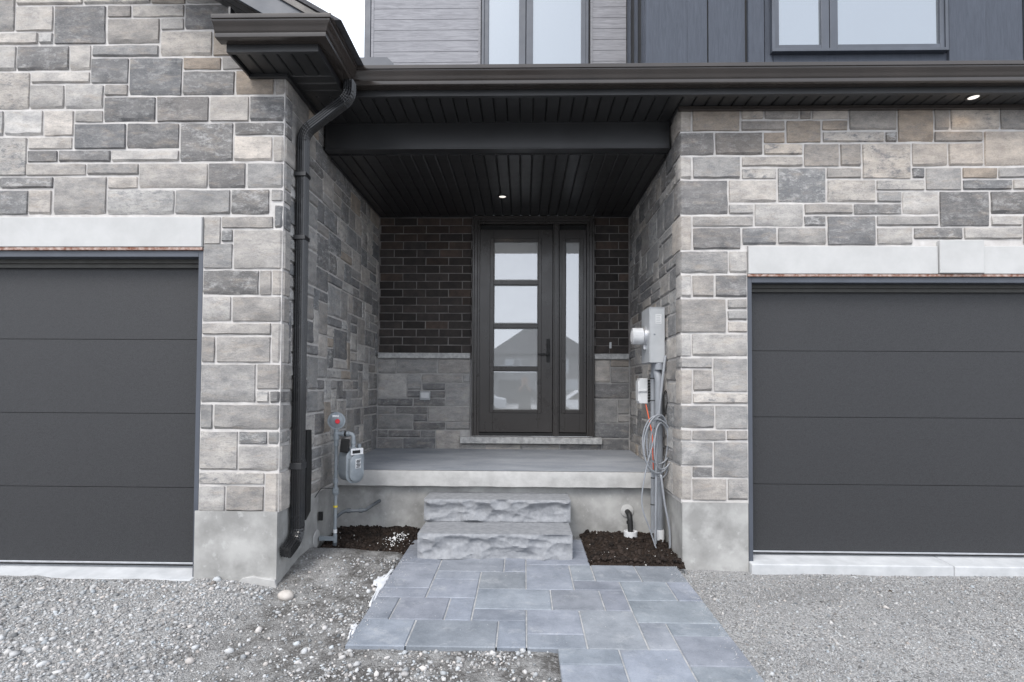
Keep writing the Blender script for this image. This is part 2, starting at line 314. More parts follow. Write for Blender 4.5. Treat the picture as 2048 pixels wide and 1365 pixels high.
def pack_side(parent, rows, cells, cw, z0, uz, O, U, N, occ, skip, light_gain=1.0):
    """random-ashlar packing of a wall face on a grid of cells, around cells already taken"""
    J = 0.007; n = 0
    for r in range(rows):
        c = 0
        while c < cells:
            if occ[r][c]: c += 1; continue
            hh = R.choices((1, 2, 3), (42, 42, 16))[0]; hh = min(hh, rows - r); ww = R.randint(4, 7) if hh == 1 else R.randint(3, 6) if hh == 2 else R.randint(4, 6)
            k = 0
            while c + k < cells and k < ww + 2 and not occ[r][c + k]: k += 1
            ww = k if k <= ww + 1 else ww
            while hh > 1 and any(occ[r + a][c + b] for a in range(hh) for b in range(ww)): hh -= 1
            for a in range(hh):
                for b in range(ww): occ[r + a][c + b] = 1
            u0, u1, v0, v1 = c * cw + J, (c + ww) * cw - J, z0 + r * uz + J, z0 + (r + hh) * uz - J
            if not skip(u0, u1, v0, v1): stone(parent, O, U, N, u0, u1, v0, v1, tone(None, 0.03 if v1 > 3.1 else 0, light_gain)); n += 1  # high stones warmer: lamp glow painted into their tone
            c += ww
    return n
ZC_ = 3.435
YL, YR, YB = 3.90, 4.40, 6.47          # stone faces: projecting garage wing, other garage wing, back of the porch
XL, XR = -1.735, 1.240                 # side walls of the porch
ZF_L, ZF_R = 0.525, 0.515              # tops of the foundations
U0 = 0.0952                            # one course
J = 0.0065

# ---- projecting wing (holds the downspout)
wingA = thing('garage_wing', (-3.5, YL, 0), 'stone garage wing that carries the downspout and gas meter', 'building')
sA = 0.38084
rowsA = [-48, 22, 92, 160, 231, 299, 370, 438, 504, 573, 643, 714, 784, 853, 924, 993, 1062, 1131]
zA = [on_y(300, sA * y, YL).z for y in rowsA]
stA = [(-140, 52, 0, 3, 'M'), (56, 410, 0, 1, 'L'), (412, 770, 0, 1, 'P'), (770, 955, 0, 1, 'B'), (955, 1240, 0, 1, 'M'), (54, 257, 1, 3, 'W'), (260, 535, 1, 4, 'D'), (540, 669, 1, 2, 'M'), (671, 950, 1, 2, 'P'),
 (542, 822, 2, 4, 'M'), (824, 950, 2, 3, 'L'), (951, 1270, 1, 3, 'D'), (826, 1102, 3, 5, 'P'), (1102, 1260, 3, 5, 'B'), (-120, 178, 3, 4, 'L'), (180, 257, 3, 4, 'P'), (-120, 66, 4, 6, 'L'), (68, 346, 4, 6, 'D'),
 (348, 462, 4, 6, 'L'), (464, 820, 4, 5, 'M'), (460, 662, 5, 7, 'D'), (664, 945, 5, 8, 'D'), (947, 1151, 5, 6, 'B'), (1152, 1300, 5, 6, 'M'), (-80, 142, 6, 9, 'P'), (146, 460, 6, 7, 'L'), (946, 1223, 6, 8, 'D'),
 (1226, 1432, 6, 8, 'B'), (1434, 1530, 6, 8, 'M'), (142, 326, 7, 9, 'L'), (328, 532, 7, 9, 'L'), (534, 662, 7, 8, 'M'), (534, 809, 8, 10, 'D'), (812, 1090, 8, 10, 'D'), (1092, 1301, 8, 10, 'L'), (1302, 1530, 8, 10, 'D'),
 (-200, 10, 9, 11, 'L'), (12, 218, 9, 11, 'W'), (220, 380, 9, 11, 'W'), (382, 532, 9, 10, 'P'), (380, 656, 10, 12, 'D'), (659, 937, 10, 12, 'D'), (940, 1221, 10, 13, 'X'), (1224, 1530, 10, 11, 'X'), (-120, 136, 11, 14, 'P'),
 (139, 376, 11, 12, 'P'), (1223, 1428, 11, 13, 'W'), (1430, 1530, 11, 13, 'L'), (136, 299, 12, 13, 'D'), (301, 578, 12, 13, 'D'), (580, 939, 12, 13, 'L'), (130, 450, 13, 14, 'L'), (452, 728, 13, 14, 'M'), (727, 1091, 13, 15, 'L'),
 (1092, 1291, 13, 15, 'D'), (1294, 1530, 13, 15, 'M'), (0, 281, 14, 15, 'X'), (-130, 0, 14, 15, 'L'), (283, 562, 14, 17, 'M'), (565, 724, 14, 15, 'L'), (-120, 150, 15, 17, 'X'), (150, 275, 15, 17, 'L'), (565, 918, 15, 17, 'P'), (920, 1213, 15, 17, 'M'),
 (1214, 1418, 15, 17, 'X'), (1422, 1530, 15, 16, 'M')]
rectsA = []
for a, b, r0, r1, k in stA:
    x0, x1 = on_y(a * sA, 330, YL).x, on_y(b * sA, 330, YL).x; rectsA.append((x0, x1, zA[r1], zA[r0], k))
pA = .586
for a, b, t, u, k in [(50, 97, 20, 120, 'L'), (97, 277, 20, 65, 'M'), (278, 342, -18, 65, 'X'), (97, 139, 65, 112, 'X'), (140, 342, 65, 203, 'L'), (50, 139, 112, 203, 'M'), (50, 231, 203, 293, 'X'), (231, 274, 203, 293, 'M'), (274, 342, 203, 293, 'L'),
  (48, 138, 293, 384, 'L'), (139, 342, 293, 384, 'M'), (48, 276, 384, 430, 'M'), (276, 342, 384, 524, 'L'), (48, 85, 430, 524, 'M'), (88, 275, 430, 524, 'M'), (42, 226, 524, 662, 'M'), (227, 342, 524, 615, 'M'), (226, 272, 615, 662, 'P'),
  (273, 342, 615, 662, 'X'), (40, 81, 662, 754, 'M'), (83, 342, 662, 754, 'M'), (36, 169, 754, 895, 'P'), (169, 269, 754, 803, 'X'), (269, 342, 754, 803, 'M'), (169, 342, 803, 895, 'L'), (34, 262, 895, 941, 'P'), (262, 342, 895, 1036, 'L'),
  (34, 129, 941, 1036, 'L'), (129, 261, 941, 1036, 'M')]:
    p = on_y(380 + a * pA, 700, YL).x, on_y(380 + b * pA, 700, YL).x
    x0 = -2.325 if a <= 52 else p[0]
    rectsA.append((x0, p[1], on_y(500, 420 + u * pA, YL).z, on_y(500, 420 + t * pA, YL).z, k))
ROWS = 34; cw = 0.054; CA = int((YB - YL) / cw) ; occA = [[0] * (CA + 1) for _ in range(ROWS)]
for x0, x1, z0, z1, k in rectsA:
    corner = x1 > XL - 0.05
    if x0 < -2.33 and z0 < 2.64: z0 = max(z0, 2.64)
    ret = R.choice((2, 2, 3, 4)) if corner else 0
    X1 = XL if corner else x1 - J * .6
    stone(wingA, (0, YL + .012, 0), (1, 0, 0), (0, -1, 0), x0 + J * .6, X1, z0 + J, z1 - J, tone(k, 0.035 if z1 > 3.2 and x1 > -2.4 else 0.012), depth=ret * cw - J if corner else 0.05, chamR=0.028 if corner else 0)  # stones under the eave tinted warm to imitate light there
    if corner:
        ra, rb = round((z0 - ZF_L) / U0), round((z1 - ZF_L) / U0)
        for r in range(max(0, ra), min(ROWS, rb)):
            for c in range(ret): occA[r][c] = 1
def skip_side(O, sgn):
    def f(u0, u1, v0, v1): y0 = O + u0; return (v0 > 3.45 and y0 > 4.70) or (v0 > 3.70) or (v1 < 0.66 and y0 > 5.1)
    return f
pack_side(wingA, ROWS, CA + 1, cw, ZF_L, U0, (XL - .012, YL, 0), (0, 1, 0), (1, 0, 0), occA, skip_side(YL, 1), 1.1)  # side stones lightened in colour for missing bounce light
DL0, DL1 = -5.05, -2.325               # opening of the garage door, its head and lintel
zlA0, zlA1 = on_y(200, 494.5, YL).z, on_y(200, 432.5, YL).z
m = MB(); m.box(-5.9, XL - .012, YL + .012, YL + .25, zlA1 - .006, 5.2).box(DL1, XL - .012, YL + .012, YL + .25, ZF_L - .01, zlA1 - .006).box(-5.9, DL0, YL + .012, YL + .25, ZF_L, zlA1 - .006)
m.box(XL - .25, XL - .0122, YL + .25, YB + .15, ZF_L - .01, 3.72); m.obj('mortar', 'mortar', wingA)
m = MB(); m.box(DL0 - .002, DL1 - .004, YL - .012, YL + .2, zlA0, zlA1 - .010); m.obj('lintel', 'precast', wingA, bevel=.004)
m = MB(); m.box(DL0, DL1 - .003, YL - .006, YL + .19, zlA0 - .022, zlA0 - .002); m.obj('steel_angle', 'rust', wingA)
def parging(mb, pts, z0, z1):    # foundation: plan polyline extruded with a slightly uneven skin
    n = 14
    for (xa, ya), (xb, yb) in zip(pts[:-1], pts[1:]):
        L = math.hypot(xb - xa, yb - ya); k = max(2, int(L / .08)); nx, ny = (yb - ya) / L, -(xb - xa) / L; vs = []
        for j in range(n + 1):
            for i in range(k + 1):
                t = i / k; x, y, z = xa + (xb - xa) * t, ya + (yb - ya) * t, z0 + (z1 - z0) * j / n
                d = 0.006 * noise.noise(Vector((x * 5, y * 5, z * 5))) * (0 if i in (0, k) else 1) + (0.012 * (1 - j / 4) if j < 4 else 0)
                vs.append((x + nx * d, y + ny * d, z))
        mb.add(vs, [(j * (k + 1) + i, j * (k + 1) + i + 1, (j + 1) * (k + 1) + i + 1, (j + 1) * (k + 1) + i) for j in range(n) for i in range(k)])
m = MB(); parging(m, [(-2.345, YL + .2), (-2.345, YL + .001), (XL - .016, YL + .001), (XL - .016, 5.10)], -0.25, ZF_L); m.box(-2.34, XL - .02, YL + .006, YL + .24, ZF_L - .012, ZF_L - .0005)
m.obj('foundation', 'parge', wingA, smooth=50); MB().box(-5.9, DL0, YL, YL + .3, -.25, ZF_L - .001).obj('foundation', 'parge', wingA)
# spalled patch of parging at the foot of the pier
m = MB(); pts = [on_y(x, y, YL - .012) for x, y in ((478, 1163), (486, 1156), (505, 1153), (530, 1157), (550, 1160), (556, 1184), (540, 1180), (510, 1172))]
m.prism([(p.x, p.z) for p in pts], 'y', YL - .022, YL + .004); m.obj('patch', 'slab_edge', wingA, bevel=.004)
# ---- other garage wing (holds the electricity meter)
wingB = thing('garage_wing', (3.4, YR, 0), 'stone garage wing with keystone lintel, carrying the electricity meter', 'building')
sB = 0.39453
rowsB = [36, 100, 158, 219, 281, 341, 402, 462, 523, 584, 644, 704, 763, 823, 884, 945, 1006]
zB = [on_y(1640, 200 + sB * y, YR).z for y in rowsB]
stB = [(305, 366, 0, 2, 'L'), (368, 614, 0, 2, 'B'), (618, 733, 0, 1, 'P'), (735, 914, 0, 1, 'M'), (917, 976, 0, 1, 'M'), (978, 1166, 0, 1, 'L'), (1168, 1412, 0, 2, 'M'), (1414, 1599, 0, 3, 'B'), (1602, 1681, 0, 2, 'M'), (1684, 1936, 0, 2, 'P'),
 (1938, 2190, 0, 2, 'M'), (616, 843, 1, 2, 'M'), (846, 1026, 1, 3, 'B'), (1030, 1162, 1, 2, 'B'), (305, 481, 2, 4, 'D'), (484, 729, 2, 4, 'D'), (731, 843, 2, 3, 'B'), (1030, 1348, 2, 3, 'P'), (1350, 1414, 2, 3, 'X'), (1599, 1850, 2, 3, 'M'), (1853, 2110, 2, 5, 'L'),
 (732, 932, 3, 4, 'P'), (935, 1117, 3, 5, 'M'), (1119, 1229, 3, 5, 'M'), (1232, 1482, 3, 6, 'P'), (1484, 1668, 3, 5, 'L'), (1670, 1851, 3, 5, 'L'), (305, 365, 4, 6, 'L'), (368, 614, 4, 6, 'M'), (617, 932, 4, 5, 'L'), (617, 797, 5, 6, 'P'),
 (800, 1047, 5, 8, 'X'), (1049, 1229, 5, 6, 'M'), (1484, 1551, 5, 6, 'X'), (1553, 1738, 5, 7, 'M'), (1740, 1921, 5, 6, 'B'), (1923, 2120, 5, 6, 'M'), (305, 549, 6, 9, 'D'), (551, 797, 6, 8, 'L'), (1051, 1300, 6, 8, 'P'), (1302, 1551, 6, 7, 'P'), (1740, 1994, 6, 7, 'X'),
 (1996, 2150, 6, 7, 'L'), (1303, 1432, 7, 8, 'M'), (1433, 1618, 7, 9, 'L'), (1620, 1876, 7, 10, 'D'), (1880, 2120, 7, 9, 'D'), (551, 679, 8, 9, 'L'), (682, 931, 8, 10, 'L'), (934, 1184, 8, 9, 'M'), (1186, 1431, 8, 9, 'X'), (305, 365, 9, 12, 'L'), (368, 679, 9, 10, 'M'),
 (932, 1047, 9, 10, 'X'), (1050, 1299, 9, 12, 'D'), (1301, 1618, 9, 10, 'M'), (1880, 2041, 9, 10, 'L'), (2043, 2200, 9, 12, 'M'), (368, 615, 10, 12, 'D'), (618, 796, 10, 12, 'D'), (799, 1047, 10, 12, 'M'), (1301, 1485, 10, 12, 'L'), (1489, 1740, 10, 12, 'X'), (1743, 2041, 10, 12, 'L'),
 (305, 550, 12, 14, 'M'), (552, 650, 12, 14, 'L'), (305, 363, 14, 16, 'L'), (365, 478, 14, 16, 'M'), (480, 655, 14, 16, 'D')]
rectsB = []
XD = on_y(1497, 800, YR).x
for a, b, r0, r1, k in stB:
    x0, x1 = on_y(1240 + a * sB, 400, YR).x, on_y(1240 + b * sB, 400, YR).x
    if r0 >= 12 and b > 640: x1 = XD
    rectsB.append((x0, x1, zB[r1], zB[r0], k))
pB = .7033
for a, b, t, u, k in [(172, 304, 564, 664, 'M'), (306, 363, 564, 597, 'M'), (306, 363, 597, 629, 'M'), (306, 363, 629, 664, 'L'), (172, 203, 664, 732, 'L'), (204, 363, 664, 732, 'L'), (172, 264, 732, 766, 'M'), (265, 363, 732, 832, 'M'), (172, 206, 766, 867, 'L'), (207, 264, 766, 832, 'M'),
  (206, 363, 832, 867, 'P'), (172, 269, 867, 938, 'M'), (270, 363, 867, 938, 'M'), (172, 204, 938, 971, 'M'), (204, 301, 938, 971, 'M'), (302, 363, 938, 971, 'M'), (172, 264, 971, 1042, 'M'), (265, 363, 971, 1076, 'M'), (204, 264, 1042, 1076, 'X'), (172, 204, 1042, 1142, 'L'), (204, 303, 1076, 1142, 'M'), (304, 363, 1076, 1142, 'M')]:
    x1 = XD if b == 363 else on_y(1240 + b * pB, 700, YR).x
    rectsB.append((on_y(1240 + a * pB, 700, YR).x, x1, on_y(1430, 200 + u * pB, YR).z, on_y(1430, 200 + t * pB, YR).z, k))
CB = int((YB - YR) / cw); occB = [[0] * (CB + 1) for _ in range(ROWS)]
zlB0, zlB1 = on_y(1700, 548.5, YR).z, on_y(1700, 491, YR).z
XK0, XK1, ZK = on_y(1875, 500, YR).x, on_y(1964, 500, YR).x, on_y(1920, 480, YR).z
for x0, x1, z0, z1, k in rectsB:
    corner = x0 < XR + 0.06; ret = R.choice((2, 2, 3, 4)) if corner else 0
    if x1 > XD + .02 and z0 < zlB1: z0 = zlB1 - .002
    if x0 < XK1 and x1 > XK0 and z0 < ZK: z0 = ZK - .002 if z1 - z0 > .1 else z0
    X0 = XR if corner else x0 + J * .6
    stone(wingB, (0, YR + .012, 0), (1, 0, 0), (0, -1, 0), X0, x1 - J * .6, z0 + J, z1 - J, tone(k, 0.06 if z1 > 3.3 else 0.015), depth=ret * cw - J if corner else 0.05, chamL=0.016 if corner else 0)  # top courses carry the pot light's warm glow in their colour
    if corner:
        ra, rb = round((z0 - ZF_R) / U0), round((z1 - ZF_R) / U0)
        for r in range(max(0, ra), min(ROWS, rb)):
            for c in range(ret): occB[r][c] = 1
pack_side(wingB, ROWS, CB + 1, cw, ZF_R, U0, (XR + .012, YR, 0), (0, 1, 0), (-1, 0, 0), occB, skip_side(YR, -1), 1.08)  # stone colour raised to stand in for light bouncing in the porch
DR0, DR1 = XD, 5.18
m = MB(); m.box(XR + .012, 5.9, YR + .012, YR + .25, zlB1 - .006, 3.72).box(XR + .012, DR0, YR + .012, YR + .25, ZF_R - .01, zlB1 - .006).box(DR1, 5.9, YR + .012, YR + .25, ZF_R, zlB1 - .006)
m.box(XR + .0122, XR + .25, YR + .25, YB + .15, ZF_R - .01, 3.72); m.obj('mortar', 'mortar', wingB)
m = MB(); m.box(DR0 + .003, XK0 - .005, YR - .012, YR + .2, zlB0, zlB1 - .010).box(XK1 + .005, DR1 + .1, YR - .012, YR + .2, zlB0, zlB1 - .010); m.obj('lintel', 'precast', wingB, bevel=.004)
m = MB(); m.box(XK0 + .001, XK1 - .001, YR - .026, YR + .2, zlB0 + .003, ZK - .008); m.obj('keystone', 'precast', wingB, bevel=.006)
m = MB(); m.box(DR0 + .002, DR1, YR - .006, YR + .19, zlB0 - .020, zlB0 - .002); m.obj('steel_angle', 'rust', wingB)
m = MB(); parging(m, [(XR + .016, 5.10), (XR + .016, YR + .001), (DR0 - .006, YR + .001), (DR0 - .006, YR + .2)], -0.25, ZF_R); m.box(XR + .02, DR0 - .01, YR + .006, YR + .24, ZF_R - .012, ZF_R - .0005)
m.obj('foundation', 'parge', wingB, smooth=50); MB().box(DR1, 5.9, YR, YR + .3, -.25, ZF_R - .001).obj('foundation', 'parge', wingB)
# ---- back wall of the porch: brick over stone
bw = thing('entry_wall', (-1.1, YB, .68), 'entry wall of black brick above grey stone around the front door', 'wall')
sC = 540 / 1474.0
def bx(zx): return on_y(740 + zx * sC, 650, YB).x
def bz(zy, zx=300): return on_y(740 + zx * sC, 420 + zy * sC, YB).z
BL, BR = XL + .012, XR - .012
for a, b, t, u, k in [(65, 147, 815, 896, 'M'), (147, 372, 815, 896, 'M'), (372, 552, 815, 896, 'M'), (65, 205, 896, 1028, 'L'), (205, 285, 896, 986, 'M'), (285, 510, 896, 945, 'M'), (510, 552, 896, 945, 'M'), (288, 415, 945, 986, 'D'), (415, 552, 945, 1073, 'M'), (205, 288, 986, 1028, 'D'), (288, 415, 986, 1028, 'D'),
  (65, 240, 1028, 1073, 'D'), (240, 415, 1028, 1073, 'D'), (65, 145, 1073, 1115, 'M'), (145, 320, 1073, 1115, 'D'), (320, 552, 1073, 1158, 'M'), (65, 241, 1115, 1200, 'M'), (241, 320, 1115, 1158, 'D'), (241, 417, 1158, 1202, 'D'), (417, 552, 1158, 1202, 'M'), (65, 106, 1200, 1244, 'D'), (106, 282, 1202, 1244, 'D'), (282, 363, 1202, 1244, 'D'),
  (363, 500, 1202, 1312, 'L'), (65, 188, 1244, 1312, 'D'), (188, 363, 1244, 1312, 'D'), (500, 632, 1276, 1318, 'M'), (632, 826, 1276, 1318, 'M'), (826, 1037, 1276, 1318, 'M'), (1037, 1263, 1276, 1318, 'D'), (1220, 1312, 818, 947, 'L'), (1312, 1410, 818, 861, 'B'), (1312, 1410, 861, 947, 'M'), (1220, 1410, 947, 1034, 'D'),
  (1220, 1351, 1034, 1163, 'M'), (1351, 1410, 1034, 1121, 'M'), (1351, 1410, 1121, 1163, 'M'), (1220, 1410, 1163, 1249, 'D'), (1263, 1410, 1249, 1318, 'D')]:
    x0 = BL if a == 65 else bx(a) + .005; x1 = BR if b == 1410 else bx(b) - .005
    if a == 1220: x0 = bx(1224)
    stone(bw, (0, YB, 0), (1, 0, 0), (0, -1, 0), x0, x1, bz(u, (a + b) / 2) + .005, bz(t, (a + b) / 2) - .005, tone(k, 0, 0.98), proud=.009)
zled0, zled1 = bz(811), bz(782)
def brick(x0, x1, z0, z1):
    m = MB(); y = YB - .004 - R.uniform(0, .004); e = .004; vs = [(x0, y + .05, z0), (x1, y + .05, z0), (x1, y + .05, z1), (x0, y + .05, z1), (x0, y + e, z0), (x1, y + e, z0), (x1, y + e, z1), (x0, y + e, z1), (x0 + e, y, z0 + e), (x1 - e, y, z0 + e), (x1 - e, y, z1 - e), (x0 + e, y, z1 - e)]
    vs = [(a + R.uniform(-.0015, .0015), b, c + R.uniform(-.0015, .0015)) for a, b, c in vs]
    m.add(vs, [(8, 9, 10, 11), (4, 5, 9, 8), (5, 6, 10, 9), (6, 7, 11, 10), (7, 4, 8, 11), (0, 1, 5, 4), (1, 2, 6, 5), (2, 3, 7, 6), (3, 0, 4, 7)])
    v = R.uniform(.7, 1.35); br = R.random() < .07; top = max(0, (z1 - 2.9) / .5)
    c = (.026 * v, .0232 * v, .0222 * v) if not br and R.random() > top * .8 else (.042 * v, .0325 * v, .028 * v)  # browner bricks towards the ceiling paint in the lamp glow
    m.obj('brick', 'brick', bw, color=(*c, 1))
zt = 3.425; npc = 17; pz = (zt - zled1) / npc; px_ = 126 * sC / 170.0
for r in range(npc):
    z0, z1 = zt - (r + 1) * pz + .005, zt - r * pz - .005
    for xa, xb, off in ((BL, bx(556), bx(128)), (bx(1222), BR, bx(1306))):
        x = off + (0 if r % 2 == 0 else px_ * .4) - 8 * px_
        while x < xb:
            a, b = max(x, xa) + .005, min(x + px_, xb) - .005
            if b - a > .03: brick(a, b, z0, z1)
            x += px_
m = MB(); m.box(XL - .2, bx(556), YB + .002, YB + .12, zled0, 3.5).box(bx(1222), XR + .2, YB + .002, YB + .12, zled0, 3.5); m.obj('brick_mortar', 'mortar_dark', bw)
m = MB(); m.box(XL - .2, bx(552), YB + .003, YB + .12, .5, zled0).box(bx(1222), XR + .2, YB + .003, YB + .12, .5, zled0).box(bx(552), bx(1222), YB + .003, YB + .12, .5, bz(1262, 900)); m.obj('stone_mortar', pm('grey_mortar', (0.30, 0.295, 0.29), (0.40, 0.39, 0.38), 14, 0.95, .5, 160, .1), bw)
m = MB(); m.box(BL, bx(549), YB - .045, YB + .01, zled0, zled1); m.obj('ledge', 'sillstone', bw, bevel=.005)
m = MB(); m.box(bx(1223), BR, YB - .045, YB + .01, bz(816, 1300), bz(788, 1300)); m.obj('ledge', 'sillstone', bw, bevel=.005)
m = MB(); m.box(bx(499), bx(1264), YB - .07, YB + .06, bz(1275, 880), bz(1240, 880)); m.obj('door_sill', 'sillstone', bw, bevel=.006)
# ------------------------------------------------------------------ front door with sidelight
sD = 280 / 813.0
def dX(zx): return on_y(930 + zx * sD, 650, YB - .03).x
def dZ(zy, zx=400): return on_y(930 + zx * sD, 430 + zy * sD, YB - .03).z
door = thing('front_door', (.1, YB, dZ(1288)), 'dark bronze front door with four stacked panes and a narrow sidelight', 'door')
zb, ztp = dZ(1286), ZC_ - .004
fx0, fx1 = dX(42), dX(750)
m = MB()
for a, b, y in ((0, .022, -.06), (.022, .058, -.045), (.058, .085, -.03)):       # stepped brick mould
    m.box(fx0 + a, fx0 + b, YB + y, YB + .05, zb, ztp - a).box(fx1 - b, fx1 - a, YB + y, YB + .05, zb, ztp - a).box(fx0 + b, fx1 - b, YB + y, YB + .05, ztp - b, ztp - a)
m.obj('frame', 'doorpaint', door, bevel=.003)
mx0, mx1 = dX(511), dX(548)
MB().box(fx0 + .02, fx1 - .02, YB + .045, YB + .1, zb, ztp).obj('door_backing', 'rubber', door)  # added black backing, blocks sky showing through the door gaps
m = MB().box(mx0, mx1, YB - .034, YB + .05, zb, ztp - .087); m.box(mx0 + .015, mx1 - .015, YB - .048, YB - .03, zb, ztp - .087); m.obj('mullion', 'doorpaint', door, bevel=.003)
m = MB().box(fx0 + .085, mx0, YB - .02, YB + .05, zb, dZ(1268)).box(mx1, fx1 - .085, YB - .02, YB + .05, zb, dZ(1268)); m.obj('threshold', 'rubber', door, bevel=.003)
def framed(mb, x0, x1, z0, z1, px0, px1, pz0, pz1, yf, yb):
    mb.box(x0, px0, yf, yb, z0, z1).box(px1, x1, yf, yb, z0, z1).box(px0, px1, yf, yb, z0, pz0).box(px0, px1, yf, yb, pz1, z1)
def pane(x0, x1, z0, z1, y, name, mat, parent, b=.011):
    m = MB(); m.add([(x0, y + .003, z0), (x1, y + .003, z0), (x1, y + .003, z1), (x0, y + .003, z1), (x0 + b, y, z0 + b), (x1 - b, y, z0 + b), (x1 - b, y, z1 - b), (x0 + b, y, z1 - b), (x0, y + .012, z0), (x1, y + .012, z0), (x1, y + .012, z1), (x0, y + .012, z1)],
      [(4, 5, 6, 7), (0, 1, 5, 4), (1, 2, 6, 5), (2, 3, 7, 6), (3, 0, 4, 7), (8, 11, 10, 9), (0, 8, 9, 1), (1, 9, 10, 2), (2, 10, 11, 3), (3, 11, 8, 0)]); return m.obj(name, mat, parent)
dx0, dx1, dz0, dz1 = dX(78), dX(509), dZ(1264), dZ(84)
px0, px1, pz0, pz1 = dX(163), dX(426), dZ(1136), dZ(153)
m = MB(); framed(m, dx0, dx1, dz0, dz1, px0, px1, pz0, pz1, YB - .008, YB + .035); slab = m.obj('door_leaf', 'doorpaint', door, bevel=.002)
m = MB(); framed(m, dX(143), dX(444), dZ(1152), dZ(135), px0 + .006, px1 - .006, pz0 + .006, pz1 - .006, YB - .02, YB - .006); m.obj('moulding', 'doorpaint', slab, bevel=.004)
ys = [1136, 907, 882, 657, 632, 405, 380, 153]
for i in range(3): MB().box(px0, px1, YB - .012, YB + .03, dZ(ys[1 + 2 * i]), dZ(ys[2 + 2 * i])).obj('glazing_bar', 'doorpaint', slab, bevel=.003)
for i in range(4): pane(px0 + .004, px1 - .004, dZ(ys[2 * i]) + .003, dZ(ys[2 * i + 1]) - .003, YB + .004, 'pane', 'glass', slab)
m = MB().box(dX(474), dX(495), YB - .014, YB - .006, dZ(857), dZ(720)); hd = m.obj('handle_plate', 'rubber', slab, bevel=.003)
c = Vector((dX(485), YB, dZ(810))); m = MB().lathe([(.0, 0), (.011, 0), (.011, .045), (0, .045)], c + Vector((0, -.012, 0)), (0, -1, 0), 14); m.box(dX(425), dX(492), YB - .062, YB - .05, c.z - .009, c.z + .009); m.obj('lever', 'rubber', hd, bevel=.002)
MB().lathe([(0, 0), (.013, 0), (.012, .012), (0, .012)], (dX(485), YB - .013, dZ(762)), (0, -1, 0), 16).obj('lock_cylinder', 'rubber', hd)
sx0, sx1, qx0, qx1 = dX(549), dX(706), dX(582), dX(668)
m = MB(); framed(m, sx0 + .002, sx1, dz0, dz1, qx0, qx1, dZ(1136), dZ(153), YB - .006, YB + .035); sl_ = m.obj('sidelight', 'doorpaint', door, bevel=.002)
m = MB(); framed(m, dX(562), dX(688), dZ(1152), dZ(135), qx0 + .005, qx1 - .005, dZ(1132), dZ(158), YB - .016, YB - .004); m.obj('moulding', 'doorpaint', sl_, bevel=.004)
pane(qx0 + .003, qx1 - .003, dZ(1134), dZ(156), YB + .004, 'pane', 'glass', sl_)
# ------------------------------------------------------------------ garage doors
def garage(label, x0, x1, yw, ztop, tops, ybot, jam, hinge):
    """tops: pixel heights of the joints between the sections, read near the visible jamb"""
    yd = yw + .135; g = thing('garage_door', ((x0 + x1) / 2, yd, 0), label, 'garage door', 'charcoal sectional garage doors')
    zs = [on_y(jam, y, yd).z for y in tops]; zb = on_y(jam, ybot, yd).z; zs.append(zb + .012)
    for i in range(len(zs) - 1):
        a, b = zs[i + 1], zs[i]
        m = MB(); e = .0035; m.prism([(yd, a + .0015), (yd, b - .0025), (yd + .011, b - .0025), (yd + .011, a + .0015)], 'x', x0 + .03, x1 - .03); m.obj('panel', 'garage', g)
    MB().box(x0 + .03, x1 - .03, yd + .012, yd + .038, zb + .02, zs[0] - .01).obj('core', 'rubber', g)
    m = MB(); t = .036                                                       # metal-clad trim around the opening
    m.box(x0 + .001, x0 + t, yw + .012, yd + .05, zb - .09, ztop).box(x1 - t, x1 - .001, yw + .012, yd + .05, zb - .09, ztop).box(x0 + t, x1 - t, yw + .012, yd + .05, ztop - .045, ztop); m.obj('trim', 'slate', g, bevel=.003)
    m = MB().box(x0 + t, x1 - t, yd - .03, yd - .022, ztop - .105, ztop - .07).box(x0 + t, x1 - t, yd - .05, yd - .03, ztop - .075, ztop - .046); m.obj('weather_strip', pm('weather_strip', (.035, .034, .03), None, 8, .5), g)
    MB().box(x0 + t, x1 - t, yd + .06, yd + .1, ztop - .4, ztop).obj('track_header', 'rubber', g)
    m = MB().box(x0 + .032, x1 - .032, yd - .004, yd + .03, zb, zb + .013); bs = m.obj('bottom_rail', 'galv', g, bevel=.002)
    MB().box(x0 + .032, x1 - .032, yd + .002, yd + .028, zb - .014, zb - .0005).obj('bottom_seal', 'rubber', g)
    return zb
zgA = garage('charcoal sectional garage door under the plain precast lintel', DL0, DL1, YL, zlA0 - .024, [536, 679.5, 827.5, 975.5], 1129, 390, -1)
zgB = garage('charcoal sectional garage door under the lintel with a keystone', DR0, DR1, YR, zlB0 - .022, [577, 702, 834, 968], 1104.5, 1515, 1)
# ------------------------------------------------------------------ porch slab, steps
slabT0, slabT1 = 0.655, 0.692          # front and back height of the porch floor
YS = 5.03
porch = thing('porch', (-.25, YS, 0), 'raised concrete porch floor in front of the entry door', 'porch')
def sheet(m, x0, x1, y0, y1, z0, z1, nx, ny, amp):
    vs = [(x0 + (x1 - x0) * i / nx, y0 + (y1 - y0) * j / ny, z0 + (z1 - z0) * j / ny + amp * noise.noise(Vector((i * .7, j * .9, 3)))) for j in range(ny + 1) for i in range(nx + 1)]
    m.add(vs, [(j * (nx + 1) + i, j * (nx + 1) + i + 1, (j + 1) * (nx + 1) + i + 1, (j + 1) * (nx + 1) + i) for j in range(ny) for i in range(nx)])
m = MB(); sheet(m, XL, XR, YS + .004, YB + .02, slabT0, slabT1, 30, 14, .002); m.obj('floor_surface', 'slab', porch, smooth='all')
m = MB(); n = 60; vs = []
